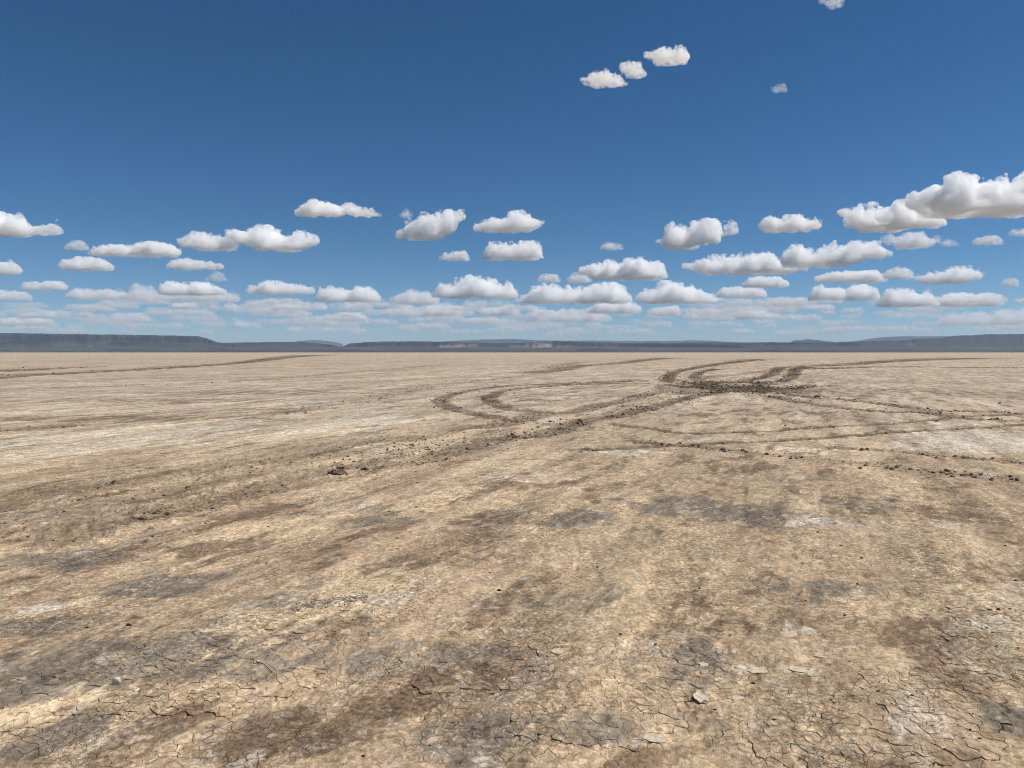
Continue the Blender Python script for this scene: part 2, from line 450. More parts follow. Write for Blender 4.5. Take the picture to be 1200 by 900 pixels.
BROWN = [(60, 700, 70, 14, 0.8), (100, 660, 80, 10, 0.6), (570, 606, 40, 9, 1.0), (430, 660, 90, 14, 0.6), (290, 600, 90, 10, 0.5), (330, 860, 90, 32, 1.0), (450, 830, 60, 22, 0.9), (390, 740, 60, 18, 0.7),
         (200, 845, 60, 24, 0.7), (860, 545, 60, 9, 0.6), (1020, 590, 80, 10, 0.5), (1130, 600, 90, 12, 0.5), (1060, 740, 80, 18, 0.5), (900, 730, 90, 18, 0.4), (760, 890, 60, 20, 0.8), (540, 790, 50, 14, 0.7),
         (620, 570, 60, 6, 0.7), (210, 470, 120, 3, 0.6), (300, 460, 120, 3, 0.5), (120, 490, 120, 4, 0.7), (230, 490, 80, 3, 0.6), (330, 480, 60, 3, 0.5), (1000, 460, 150, 6, 0.35), (900, 485, 130, 8, 0.35), (650, 465, 50, 6, 0.3),
         (240, 640, 80, 10, 0.6), (560, 655, 60, 10, 0.4), (1010, 890, 70, 14, 0.7)]
SALT = [(150, 452, 220, 7, 0.42), (500, 522, 130, 8, 0.42), (250, 503, 220, 16, 0.55), (90, 480, 120, 6, 0.45), (560, 437, 160, 5, 0.35), (430, 493, 60, 8, 0.85), (330, 500, 150, 10, 0.6), (120, 515, 170, 16, 0.62), (60, 530, 90, 14, 0.6), (300, 470, 200, 8, 0.38), (450, 470, 90, 10, 0.45), (1160, 515, 90, 14, 0.95), (1090, 522, 60, 7, 0.8), (1062, 494, 34, 3, 0.8), (1120, 497, 25, 3, 0.8),
        (1158, 554, 14, 4, 0.9), (960, 527, 60, 4, 0.6), (850, 516, 60, 3, 0.6), (730, 531, 46, 4, 0.8), (620, 560, 60, 6, 0.5), (960, 612, 80, 9, 0.55), (1060, 620, 90, 9, 0.4), (60, 710, 40, 9, 0.6), (600, 600, 60, 8, 0.3), (430, 710, 60, 16, 0.5),
        (1150, 755, 60, 50, 0.5), (1090, 825, 80, 40, 0.36), (940, 783, 34, 9, 0.8), (930, 735, 26, 10, 0.6), (990, 755, 30, 7, 0.6), (880, 785, 26, 9, 0.6), (760, 865, 26, 9, 0.75), (635, 773, 16, 8, 0.6), (600, 793, 14, 6, 0.6), (130, 860, 60, 18, 0.5),
        (420, 805, 40, 10, 0.4), (500, 585, 80, 7, 0.4), (400, 590, 80, 8, 0.35), (1170, 690, 60, 22, 0.4), (690, 430, 200, 6, 0.2), (1050, 424, 160, 5, 0.3)]


def playa_fields(x, y):
    """height and the four soil masks at ground points (no wheel tracks, no cracks)"""
    wl = np.maximum(y * y / (EYE * FPX) * 0.5, 0.004)
    h = 0.010 * fbm2(x * 1.1, y * 1.1, 3, 1, cut=wl * 1.1) + 0.0060 * fbm2(x * 4.5, y * 4.5, 3, 9, cut=wl * 4.5) + 0.0028 * fbm2(x * 22, y * 22, 3, 15, 0.6, cut=wl * 22)
    a = x * AX[0] + y * AX[1]; b = x * BX[0] + y * BX[1]
    h = h + 0.008 * fbm2(b * 2.6, a * 0.3, 3, 22, cut=wl * 2.6)
    return h.astype(np.float32)


def cracked_at(x, y):
    return blobs(x, y, CRACKED) + 0.35 * fbm2(x * 1.6, y * 1.6, 3, 71)


# ---- choose the plates
def clip_cell(i, j):
    s = (SX[j, i], SY[j, i])
    poly = [(s[0] - 0.2, s[1] - 0.2), (s[0] + 0.2, s[1] - 0.2), (s[0] + 0.2, s[1] + 0.2), (s[0] - 0.2, s[1] + 0.2)]
    for dj in (-2, -1, 0, 1, 2):
        for di in (-2, -1, 0, 1, 2):
            if di == 0 and dj == 0: continue
            jj, ii = j + dj, i + di
            if not (0 <= jj < _ny and 0 <= ii < _nx): return None
            ox, oy = SX[jj, ii], SY[jj, ii]
            mx, my, nx, ny = (s[0] + ox) / 2, (s[1] + oy) / 2, ox - s[0], oy - s[1]
            new = []
            for k in range(len(poly)):
                p, q = poly[k], poly[(k + 1) % len(poly)]
                dp = (p[0] - mx) * nx + (p[1] - my) * ny
                dq = (q[0] - mx) * nx + (q[1] - my) * ny
                if dp <= 0: new.append(p)
                if (dp < 0 < dq) or (dq < 0 < dp):
                    t = dp / (dp - dq)
                    new.append((p[0] + (q[0] - p[0]) * t, p[1] + (q[1] - p[1]) * t))
            poly = new
            if len(poly) < 3: return None
    return poly


_crk = cracked_at(SX, SY)
_vis = (np.abs(SX / SY) < 0.70) & (SY < 6.4)
_cand = np.argwhere((_crk > 0.52) & _vis)
PLATE = np.zeros((_ny, _nx), bool)
_plates = []
for j, i in _cand:
    poly = clip_cell(i, j)
    if poly is None: continue
    PLATE[j, i] = True
    P_ = np.array(poly)
    area = 0.5 * abs(np.dot(P_[:, 0], np.roll(P_[:, 1], -1)) - np.dot(P_[:, 1], np.roll(P_[:, 0], -1)))
    _plates.append((area / SY[j, i] ** 3, i, j, poly))
_plates.sort(key=lambda t: -t[0])
_plates = _plates[:1900]
PLATE[:] = False
for _, i, j, _p in _plates: PLATE[j, i] = True


def cells(x, y):
    """nearest cell, distance to its edge, for points inside the Voronoi window"""
    qx, qy = x.copy(), y.copy()
    for _ in range(3):
        wx, wy = warp_of(qx, qy)
        qx, qy = x - wx, y - wy
    ci = np.clip(((qx - VX0) / CELL).astype(int), 2, _nx - 3); cj = np.clip(((qy - VY0) / CELL).astype(int), 2, _ny - 3)
    best = np.full(x.shape, 9e9); bi = np.zeros(x.shape, int); bj = np.zeros(x.shape, int)
    for dj in (-1, 0, 1):
        for di in (-1, 0, 1):
            d = (SX[cj + dj, ci + di] - qx) ** 2 + (SY[cj + dj, ci + di] - qy) ** 2
            m = d < best
            best = np.where(m, d, best); bi = np.where(m, ci + di, bi); bj = np.where(m, cj + dj, bj)
    bi = np.clip(bi, 2, _nx - 3); bj = np.clip(bj, 2, _ny - 3)
    sx, sy = SX[bj, bi], SY[bj, bi]
    edge = np.full(x.shape, 9e9)
    for dj in (-2, -1, 0, 1, 2):
        for di in (-2, -1, 0, 1, 2):
            if di == 0 and dj == 0: continue
            ox, oy = SX[bj + dj, bi + di], SY[bj + dj, bi + di]
            nx, ny = ox - sx, oy - sy
            ln = np.hypot(nx, ny)
            edge = np.minimum(edge, (((sx + ox) / 2 - qx) * nx + ((sy + oy) / 2 - qy) * ny) / ln)
    return bi, bj, edge


# ------------------------------------------------------------------ the lake bed
rows = [0.18]
while rows[-1] < 940:
    p = rows[-1]
    step = min(max(0.10 + 0.05 * p, 0.12), 1.05) if p < 492 else 4.0
    rows.append(p + step)
rows = np.array(rows)
cols = np.concatenate([np.arange(-1.05, -0.702, 0.006), np.arange(-0.70, 0.70, 1.18 / 901.0), np.arange(0.702, 1.05, 0.006)])
DY = EYE * FPX / rows
YY = np.repeat(DY[:, None], len(cols), 1)
XX = YY * cols[None, :]
Hh = playa_fields(XX, YY)
nearband = YY < 60
grey = np.zeros_like(Hh); brown = np.zeros_like(Hh); salt = np.zeros_like(Hh)
rsel = DY < 160
grey[rsel] = blobs(XX[rsel], YY[rsel], GREY)
brown[rsel] = blobs(XX[rsel], YY[rsel], BROWN)
salt[rsel] = blobs(XX[rsel], YY[rsel], SALT)
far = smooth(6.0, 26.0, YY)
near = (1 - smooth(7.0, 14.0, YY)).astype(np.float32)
track = np.zeros_like(Hh)
drow = YY * YY / (EYE * FPX)
for key, (pix, hw, strength, relief, _) in TRACKS.items():
    path = PATHS[key]
    py = [q[1] for q in pix]
    ylo, yhi = path[:, 1].min(), path[:, 1].max()
    pad = hw * 3 + (yhi / 38) ** 2 * 2
    rs = (DY > ylo - pad) & (DY < yhi + pad * 1.5)
    u = path[:, 0] / path[:, 1]
    cs = (cols > u.min() - 0.03 - hw * 3 / ylo) & (cols < u.max() + 0.03 + hw * 3 / ylo)
    if not rs.any() or not cs.any(): continue
    ix = np.ix_(rs, cs)
    x, y = XX[ix], YY[ix]
    # a rut never gets thinner than the rows of the sheet can carry
    wx_ = np.full(x.shape, hw) + 0.0 * x
    wy_ = np.maximum(hw, drow[ix] * 0.54)
    wob = 0.45 * fbm2(x / hw * 0.3, y / hw * 0.3, 3, 80)
    d = np.full(x.shape, 1e9, np.float32)
    for (ax, ay), (bx, by) in zip(path[:-1], path[1:]):
        p1x, p1y = (ax - x) / wx_, (ay - y) / wy_
        dx, dy = (bx - ax) / wx_, (by - ay) / wy_
        t = np.clip(-(p1x * dx + p1y * dy) / np.maximum(dx * dx + dy * dy, 1e-9), 0, 1)
        d = np.minimum(d, np.hypot(p1x + t * dx, p1y + t * dy))
    d = np.abs(d + wob * np.minimum(1, 14 / y) * 0.6)
    we = 1.0
    m = 1 - smooth(0.55, 1.15, d)
    if key in FADE:
        f0, f1, f2 = FADE[key]
        m = m * (f2 + (1 - f2) * smooth(f0, f1, 600 + FPX * x / y))
    brk = smooth(-0.45, 0.25, fbm2(x * 0.9 / max(hw, .3) * .4, y * .4 / max(hw, .3), 3, 90))
    track[ix] = np.maximum(track[ix], m * strength * (0.62 + 0.38 * brk))
    cutw = np.maximum(drow[ix] * 0.3, 0.004)
    lug = fbm2(x * 6, y * 6, 3, 95, 0.6, cut=cutw * 6)
    berm = np.exp(-((d / we - 1.05) / 0.28) ** 2)
    Hh[ix] += relief * (m * (-0.45 + 0.7 * lug) + berm * (0.35 + 0.5 * lug) * brk)
# cracks carved in the near crust
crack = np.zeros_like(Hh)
sel = (YY > VY0 + 0.3) & (YY < VY1 - 0.3) & (np.abs(XX) < 3.3)
xs, ys = XX[sel], YY[sel]
bi, bj, edge = cells(xs, ys)
isplate = PLATE[bj, bi]
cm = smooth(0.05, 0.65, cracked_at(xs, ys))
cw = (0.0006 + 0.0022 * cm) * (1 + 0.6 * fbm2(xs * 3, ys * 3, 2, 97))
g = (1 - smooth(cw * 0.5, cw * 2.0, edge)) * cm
hs = Hh[sel]
tilt = (rng.normal(size=(_ny, _nx, 2)) * 0.035)[bj, bi]
tiltm = cm * 0.8 + 0.2
hs = hs + tiltm * np.clip(tilt[:, 0] * (xs - SX[bj, bi]) + tilt[:, 1] * (ys - SY[bj, bi]), -0.003, 0.003)
Htop = Hh.copy(); Htop[sel] = hs
hs = np.where(isplate, hs - 0.010, hs - 0.010 * g)
Hh[sel] = hs
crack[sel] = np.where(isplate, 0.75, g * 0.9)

verts = np.stack([XX, YY, Hh], -1).reshape(-1, 3)
faces = grid_faces(len(rows), len(cols))[:, ::-1]
# the bed goes on all round the standpoint, a hand's breadth lower
rr = np.concatenate([[0.02], np.geomspace(1.0, 8500, 22)])
aa = np.linspace(0, 2 * np.pi, 97)
dx = rr[:, None] * np.cos(aa)[None]; dy = rr[:, None] * np.sin(aa)[None]
dv = np.stack([dx, dy, np.full_like(dx, -0.16)], -1).reshape(-1, 3)
df = grid_faces(len(rr), len(aa))[:, ::1][:, ::-1] + len(verts)
df = df[:, ::-1]
n_main = len(verts)
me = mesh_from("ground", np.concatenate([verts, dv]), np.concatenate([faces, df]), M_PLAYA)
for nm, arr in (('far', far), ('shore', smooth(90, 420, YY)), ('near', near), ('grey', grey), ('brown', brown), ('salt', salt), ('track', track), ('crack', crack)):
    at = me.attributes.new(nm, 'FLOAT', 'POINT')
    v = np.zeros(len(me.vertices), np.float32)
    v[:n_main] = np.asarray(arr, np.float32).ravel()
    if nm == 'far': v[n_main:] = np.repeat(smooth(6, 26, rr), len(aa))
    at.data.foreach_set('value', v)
ground = link("ground", me, kind='structure')


def ground_z(x, y):
    """height of the built sheet at a point, by bilinear look-up"""
    u = np.asarray(x) / np.asarray(y)
    p = EYE * FPX / np.asarray(y)
    r = np.interp(p, rows, np.arange(len(rows))); c = np.interp(u, cols, np.arange(len(cols)))
    r0 = np.clip(np.floor(r).astype(int), 0, len(rows) - 2); c0 = np.clip(np.floor(c).astype(int), 0, len(cols) - 2)
    fr, fc = r - r0, c - c0
    return (Htop[r0, c0] * (1 - fr) * (1 - fc) + Htop[r0 + 1, c0] * fr * (1 - fc) + Htop[r0, c0 + 1] * (1 - fr) * fc + Htop[r0 + 1, c0 + 1] * fr * fc)


# ---- the plates of mud themselves: polygons with rounded rims, open joints between them
def sample_mask(spec, x, y): return blobs(x, y, spec)


def plate_geometry(poly, i, j):
    pts = []
    c = np.mean(poly, 0)
    P0 = np.array(poly)
    for k in range(len(P0)):
        p, q = P0[k], P0[(k + 1) % len(P0)]
        n = 1 + int(np.linalg.norm(q - p) / 0.03)
        for s in range(n): pts.append(p + (q - p) * s / n)
    pts = np.array(pts)
    cw_ = 0.0002 + 0.0009 * smooth(0.4, 1.1, _crk[j, i]) * random.uniform(0.5, 1.4)
    rings = []
    for inset, dz in ((cw_, -0.014), (cw_, -0.0016), (cw_ + 0.0022, -0.0002), (cw_ + 0.014, 0.0)):
        v = pts - c
        ln = np.linalg.norm(v, axis=1)[:, None]
        q = c + v * np.clip(1 - inset / ln, 0.15, 1)
        wx, wy = warp_of(q[:, 0], q[:, 1])
        rings.append((q[:, 0] + wx, q[:, 1] + wy, dz))
    tx, ty = rng.normal(size=2) * 0.02
    curl = random.uniform(-0.2, 1.0) * 0.0022
    lift = random.uniform(-0.0010, 0.0012)
    wx, wy = warp_of(np.array([c[0]]), np.array([c[1]]))
    cx, cy = float(c[0] + wx[0]), float(c[1] + wy[0])
    V = []
    for r_, (x, y, dz) in enumerate(rings):
        z = playa_fields(x, y) + dz + lift + np.clip(tx * (x - cx) + ty * (y - cy), -0.003, 0.003)
        if r_ in (1, 2): z = z + curl
        V.append(np.stack([x, y, z], 1))
    zc = float(playa_fields(np.array([cx]), np.array([cy]))[0]) + lift - 0.0003
    n = len(pts)
    V = np.concatenate(V + [np.array([[cx, cy, zc]])])
    F = []
    for r_ in range(3):
        for k in range(n):
            k2 = (k + 1) % n
            a, b, d, e = r_ * n + k, r_ * n + k2, (r_ + 1) * n + k2, (r_ + 1) * n + k
            F += [(a, b, d), (a, d, e)]
    for k in range(n):
        F.append((3 * n + k, 3 * n + (k + 1) % n, 4 * n))
    return V, np.array(F), (cx, cy)


def soil_attributes(me, xy):
    x, y = xy[:, 0], xy[:, 1]
    vals = {'far': smooth(6.0, 26.0, y), 'near': 1 - smooth(7, 14, y), 'grey': blobs(x, y, GREY), 'brown': blobs(x, y, BROWN), 'salt': blobs(x, y, SALT),
            'track': np.zeros_like(x), 'crack': np.zeros_like(x)}
    for k, v in vals.items():
        me.attributes.new(k, 'FLOAT', 'POINT').data.foreach_set('value', np.asarray(v, np.float32))


_geo = [plate_geometry(p, i, j) for _, i, j, p in _plates]
_allxy = np.concatenate([g_[0][:, :2] for g_ in _geo])
_soil = {'far': smooth(6.0, 26.0, _allxy[:, 1]), 'near': 1 - smooth(7, 14, _allxy[:, 1]), 'grey': blobs(_allxy[:, 0], _allxy[:, 1], GREY), 'brown': blobs(_allxy[:, 0], _allxy[:, 1], BROWN), 'salt': blobs(_allxy[:, 0], _allxy[:, 1], SALT)}
_off = 0
restV, restF, restS, nrest = [], [], [], 0
for k, (V, F, c) in enumerate(_geo):
    sl = slice(_off, _off + len(V)); _off += len(V)
    if k < 300:
        base = np.array([c[0], c[1], 0.0])
        pm = mesh_from("mud_plate", V - base, F, M_PLAYA, False)
        for nm, arr in _soil.items():
            pm.attributes.new(nm, 'FLOAT', 'POINT').data.foreach_set('value', np.asarray(arr[sl], np.float32))
        link("mud_plate", pm, parent=ground, loc=base)
    else:
        restV.append(V); restF.append(F + nrest); nrest += len(V); restS.append(sl)
if restV:
    pm = mesh_from("small_mud_plates", np.concatenate(restV), np.concatenate(restF), M_PLAYA, False)
    for nm, arr in _soil.items():
        pm.attributes.new(nm, 'FLOAT', 'POINT').data.foreach_set('value', np.concatenate([np.asarray(arr[s], np.float32) for s in restS]))
    link("cracked_mud", pm, parent=ground, kind='stuff')


# ------------------------------------------------------------------ clods
def ico(sub):
    import bmesh
    b = bmesh.new(); bmesh.ops.create_icosphere(b, subdivisions=sub, radius=1.0)
    b.verts.ensure_lookup_table()
    v = np.array([q.co[:] for q in b.verts]); f = np.array([[w.index for w in q.verts] for q in b.faces])
    b.free()
    return v, f


IV1, IF1 = ico(1)
IV2, IF2 = ico(2)
IV3, IF3 = ico(3)


def chunk(v, seed, rough=0.45, flat=0.7):
    """an angular lump: a sphere cut by random planes and roughened"""
    r = np.random.default_rng(seed)
    rad = np.ones(len(v))
    for _ in range(9):
        n = r.normal(size=3); n /= np.linalg.norm(n)
        d = r.uniform(0.45, 0.95)
        c = v @ n
        rad = np.minimum(rad, np.where(c > 1e-3, d / np.maximum(c, 1e-3), 9))
    rad = rad * (1 + rough * noise3(v[:, 0] * 2.2 + seed, v[:, 1] * 2.2, v[:, 2] * 2.2, seed % 50) + 0.5 * rough * noise3(v[:, 0] * 5 + seed, v[:, 1] * 5, v[:, 2] * 5, seed % 50 + 3))
    o = v * rad[:, None] * np.array([1.15, 0.9, flat])
    return o


CLODS = [mesh_from("mud_clod", chunk(IV2, 100 + k), IF2, M_MUD, False) for k in range(10)]
DRYCLODS = [mesh_from("mud_clod", chunk(IV2, 200 + k), IF2, M_DRYMUD, False) for k in range(6)]
PEBBLES = [mesh_from("pebble", chunk(IV2, 300 + k, 0.25, 0.75), IF2, M_DARK, True) for k in range(6)]


def path_points(path, n):
    seg = np.hypot(*np.diff(path, axis=0).T)
    cum = np.concatenate([[0], np.cumsum(seg)])
    t = rng.uniform(0, cum[-1], n)
    i = np.clip(np.searchsorted(cum, t) - 1, 0, len(seg) - 1)
    f = (t - cum[i]) / np.maximum(seg[i], 1e-9)
    p = path[i] + (path[i + 1] - path[i]) * f[:, None]
    nrm = np.stack([-(path[i + 1] - path[i])[:, 1], (path[i + 1] - path[i])[:, 0]], 1) / np.maximum(seg[i], 1e-9)[:, None]
    return p, nrm, cum[-1]


COVER = {'churned': ('dark lump of mud in the churned patch where the wheel arcs meet', 'mud clod', 'clods in the churned patch'),
         'main': ('dark mud clod lying along the nearer of the two long main ruts', 'mud clod', 'clods along the nearer main rut'),
         'upper': ('dark mud clod lying along the farther of the two long main ruts', 'mud clod', 'clods along the farther main rut'),
         'diagonal': ('dark mud clod strewn along the nearest rut that slants to the right edge', 'mud clod', 'clods along the nearest slanting rut'),
         'parallel': ('dark mud clod on the short faint rut just beyond the nearest slanting one', 'mud clod', 'clods along the short faint rut'),
         'right': ('dark mud clod on the twin ruts leading from the churned patch to the right edge', 'mud clod', 'clods along the twin right ruts'),
         'loop': ('dark mud clod on the looped wheel arcs', 'mud clod', 'clods on the looped ruts')}


def family(key):
    if 'patch' in key: return 'churned'
    if 'main' in key: return 'upper' if 'upper' in key else 'main'
    if key == 'right diagonal rut': return 'diagonal'
    if key == 'right parallel rut': return 'parallel'
    if 'loop' in key: return 'loop'
    if 'right' in key and 'far' not in key: return 'right'
    return None


big = []
for key, (pix, hw, strength, relief, dens) in TRACKS.items():
    path = PATHS[key]
    L = np.hypot(*np.diff(path, axis=0).T).sum()
    n = int(min(L * dens * 2.3, 3000))
    p, nrm, _ = path_points(path, n)
    off = rng.normal(size=n) * hw * 0.75
    p = p + nrm * off[:, None]
    # crumbs come in bursts along a rut
    burst = smooth(-0.25, 0.35, fbm2(p[:, 0] * 0.35, p[:, 1] * 0.35, 2, 33))
    keep = rng.uniform(size=n) < 0.25 + 0.75 * burst
    p = p[keep]
    size = np.clip(rng.lognormal(math.log(0.009 + relief * 0.14), 0.6, len(p)), 0.005, 0.02 + relief * 0.7)
    fam = family(key)
    size = np.minimum(size, 3.0 / FPX * p[:, 1])
    if key.startswith('main'):
        kp = rng.uniform(size=len(p)) < 0.8 + 0.2 * smooth(430, 620, 600 + FPX * p[:, 0] / p[:, 1])
        p, size = p[kp], size[kp] * (0.7 + 0.3 * smooth(430, 620, 600 + FPX * p[kp, 0] / p[kp, 1]))
    VV, FF, nn = [], [], 0
    z = ground_z(p[:, 0], p[:, 1])
    shapes = [chunk(IV1, 400 + s) for s in range(12)]
    for k in range(len(p)):
        if abs(p[k, 0] / p[k, 1]) > 0.95 or p[k, 1] < 1.5: continue
        show = size[k] / p[k, 1]
        if fam and show > 0.0019:
            big.append((show, fam, p[k, 0], p[k, 1], float(z[k]), size[k]))
            continue
        a = random.uniform(0, 6.28); ca, sa = math.cos(a), math.sin(a)
        s = shapes[k % 12] * size[k]
        VV.append(np.stack([s[:, 0] * ca - s[:, 1] * sa + p[k, 0], s[:, 0] * sa + s[:, 1] * ca + p[k, 1], s[:, 2] + z[k] + 0.25 * size[k]], 1))
        FF.append(IF1 + nn); nn += len(s)
    if VV:
        mm = mesh_from("churned_mud", np.concatenate(VV), np.concatenate(FF), M_MUD, False)
        link("churned_mud", mm, parent=ground, kind='stuff')

big.sort(reverse=True)
for show, fam, x, y, z, s in big[:230]:
    lab, cat, grp = COVER[fam]
    o = link("mud_clod", random.choice(CLODS), label=lab, cat=cat, group=grp, loc=(x, y, z + 0.22 * s))
    o.scale = (s, s * random.uniform(0.8, 1.1), s * random.uniform(0.8, 1.15))
    o.rotation_euler = (random.uniform(-.3, .3), random.uniform(-.3, .3), random.uniform(0, 6.28))


# ---- single clods, stones and flakes that stand out in the photograph
def put(name, mesh, px, py, w_px, label, cat, aspect=1.0, tall=1.0, rot=None, group=None, sink=0.22):
    x, y = on_ground(px, py)
    s = 0.5 * w_px / FPX * y
    z = float(ground_z(x, y))
    o = link(name, mesh, label=label, cat=cat, group=group, loc=(x, y, z + sink * s * tall))
    o.scale = (s, s * aspect, s * tall)
    o.rotation_euler = rot if rot else (random.uniform(-.2, .2), random.uniform(-.2, .2), random.uniform(-.5, .5))
    return o


def clump(px, py, w_px, h_px, n, label, seed):
    """one lump of torn mud: several chunks stuck together in one mesh"""
    r = np.random.default_rng(seed)
    x, y = on_ground(px, py)
    sc = y / FPX
    VV, FF, nn = [], [], 0
    for k in range(n):
        t = r.uniform(-1, 1)
        s = (0.18 + 0.22 * r.uniform()) * h_px * sc * (1.15 - 0.5 * abs(t))
        v = chunk(IV2, seed * 40 + k) * s
        v = v + np.array([t * (w_px * 0.5 - h_px * 0.2) * sc, r.normal() * 0.35 * h_px * sc, s * 0.3 + r.uniform(0, 0.45) * h_px * sc * (1 - abs(t))])
        VV.append(v); FF.append(IF2 + nn); nn += len(v)
    mm = mesh_from("mud_lump", np.concatenate(VV), np.concatenate(FF), M_MUD, False)
    o = link("mud_lump", mm, label=label, cat="mud lump", loc=(x, y, float(ground_z(x, y)) - 0.1 * h_px * sc))
    return o


clump(395, 554, 30, 13, 14, "dark jagged lump of torn mud on the lower main rut, larger of a close pair", 51)
clump(428, 550, 17, 8, 8, "smaller brown lump of torn mud beside the larger jagged one on the main rut", 52)
clump(165, 608, 30, 9, 12, "dark lumpy clod at the near end of the ragged mud ridge", 53)
clump(190, 601, 34, 10, 14, "ragged upturned mud ridge standing on the near left wheel rut", 54)
clump(133, 567, 22, 6, 8, "low dark clod pair on the upper main rut near the salt pan", 55)
clump(104, 610, 10, 5, 4, "small dark mud lump just beyond the ragged mud ridge", 56)
clump(680, 496, 13, 9, 9, "tallest black mud lump on the main rut below the inner loop", 57)
clump(657, 502, 11, 6, 6, "dark mud lump next in front of the tallest one on the main rut", 58)
clump(604, 513, 8, 6, 4, "lone small black clod at the near end of the dark clod row", 59)
clump(716, 488, 26, 8, 12, "long dark row of mud lumps on the main rut below the churned patch", 60)
clump(1169, 491, 26, 4, 8, "flat dark lump of mud on the ruts near the right edge", 61)
clump(1170, 473, 8, 4, 3, "lone dark clod standing above the ruts near the right edge", 62)
clump(958, 465, 12, 4, 5, "dark mud lump just right of the churned patch", 63)
clump(288, 579, 12, 5, 5, "small dark clod between the two main ruts on the near side", 64)
clump(76, 600, 9, 5, 4, "small dark clod near the left edge among scattered crumbs", 65)

put("pebble", PEBBLES[0], 585, 691.5, 5.5, "lone black pebble on bare tan crust in the middle of the flat", "pebble", 0.9, 0.9)
put("pebble", PEBBLES[1], 151, 734, 10, "flat black stone on the tan crust above the cracked grey patch", "pebble", 0.6, 0.5)
put("pebble", PEBBLES[2], 101, 735, 6, "small black pebble beside the flat black stone on tan crust", "pebble", 0.8, 0.5)
put("pebble", PEBBLES[3], 574, 671.5, 4, "tiny dark pebble beyond the lone black pebble", "pebble", 0.8, 0.6)
put("pebble", PEBBLES[4], 426, 884, 6, "black pebble near the bottom edge on brown stained crust", "pebble", 0.8, 0.7)
put("pebble", PEBBLES[5], 504, 873, 5, "small black pebble on tan crust near the bottom middle", "pebble", 0.8, 0.7)
put("pebble", PEBBLES[0], 577, 814, 5, "small black pebble beside a grey streak in the lower middle", "pebble", 0.8, 0.7)
put("pebble", PEBBLES[1], 727, 745, 6, "black pebble on the tan crust in the middle distance of the cracks", "pebble", 0.8, 0.6)
put("pebble", PEBBLES[2], 882, 800, 6, "black pebble between the white flakes and the cracked crust", "pebble", 0.8, 0.7)
put("pebble", PEBBLES[3], 907, 843, 7, "flat black pebble below the white flakes", "pebble", 0.7, 0.5)
put("pebble", PEBBLES[4], 838, 831, 5, "tiny black pebble beside the bright white flake", "pebble", 0.8, 0.7)
put("pebble", PEBBLES[5], 1029, 809.5, 8, "flat black pebble on the pale crust edge", "pebble", 0.6, 0.5)

# small black pebbles of the lower right
_spots = [(1069, 816), (1045, 826), (1093, 834), (1140, 838), (1149, 842.5), (1093, 851), (1148, 867.5), (1096, 873), (1086, 877.5), (1129, 866), (1071, 884), (1015, 891.5), (1043, 854), (1060, 760), (1112, 763), (1155, 702), (1170, 717), (1176, 731), (1157, 736),
          (1163, 741), (1195, 744), (1180, 757), (1193, 760), (1169, 757), (1120, 742), (1135, 728), (1183, 716), (1187, 711), (1160, 717), (1199, 770), (1173, 780), (1165, 792), (1180, 850), (1137, 857), (1000, 815), (1090, 790), (995, 775), (1005, 685), (918, 685), (990, 722), (944, 703), (1010, 655),
          (940, 660), (820, 690), (855, 745), (768, 756), (1105, 650), (1150, 660), (1190, 680), (1178, 640), (985, 640), (958, 624), (987, 585), (1040, 700), (700, 665), (1187, 874)]
for k, (px, py) in enumerate(_spots):
    put("pebble", PEBBLES[k % 6], px, py, random.uniform(2.5, 5.5), "tiny black pebble scattered over the pale cracked crust of the lower right", "pebble", random.uniform(.6, 1), random.uniform(.4, .8), group="tiny black pebbles of the lower right")
# crumbs of dry mud on the left flats
for k in range(60):
    px, py = random.uniform(20, 520), random.uniform(560, 660)
    put("mud_crumb", DRYCLODS[k % 6], px, py, random.uniform(2, 5), "small dry mud crumb strewn over the left flat in front of the main ruts", "mud crumb", random.uniform(.7, 1.1), random.uniform(.5, .9), group="dry crumbs on the left flat")


def flake(px, py, w_px, d_px, label, seed, tilt=(0.0, 0.0), thick=0.004, mat=M_PALE, name="mud_flake"):
    """a loose curled flake of crust: irregular polygon slab, edges turned up"""
    r = np.random.default_rng(seed)
    thick = min(thick, 0.0035) * (1.0 if seed == 1 else 0.4)
    x, y = on_ground(px, py)
    hw = 0.5 * w_px / FPX * y
    hd = 0.5 * (on_ground(px, py - d_px / 2)[1] - on_ground(px, py + d_px / 2)[1])
    n = 13
    a = np.sort(r.uniform(0, 2 * np.pi, n) * 0.35 + np.arange(n) / n * 2 * np.pi * 0.65 + 0.2 * np.arange(n) / n)
    a = np.linspace(0, 2 * np.pi, n, endpoint=False) + r.uniform(-.22, .22, n)
    rad = r.uniform(0.55, 1.12, n)
    ex, ey = np.cos(a) * rad * hw, np.sin(a) * rad * hd
    V = []
    for f, dz in ((0.97, -thick), (1.0, 0.0), (0.9, thick * 0.25), (0.5, 0.0)):
        V.append(np.stack([ex * f, ey * f, dz + 0.9 * thick * f ** 3 * (0.4 + r.uniform(size=n) * 0.5)], 1))
    V = np.concatenate(V + [np.array([[0, 0, 0.0]])])
    F = []
    for q in range(3):
        for k in range(n):
            k2 = (k + 1) % n
            F += [(q * n + k, q * n + k2, (q + 1) * n + k2), (q * n + k, (q + 1) * n + k2, (q + 1) * n + k)]
    F += [(3 * n + k, 3 * n + (k + 1) % n, 4 * n) for k in range(n)]
    o = link(name, mesh_from(name, V, np.array(F), mat, False), label=label, cat="mud flake", loc=(x, y, float(ground_z(x, y)) + thick * 0.35 + abs(tilt[0]) * hd * .6 + abs(tilt[1]) * hw * .6))
    o.rotation_euler = (tilt[0], tilt[1], random.uniform(-.1, .1))
    return o


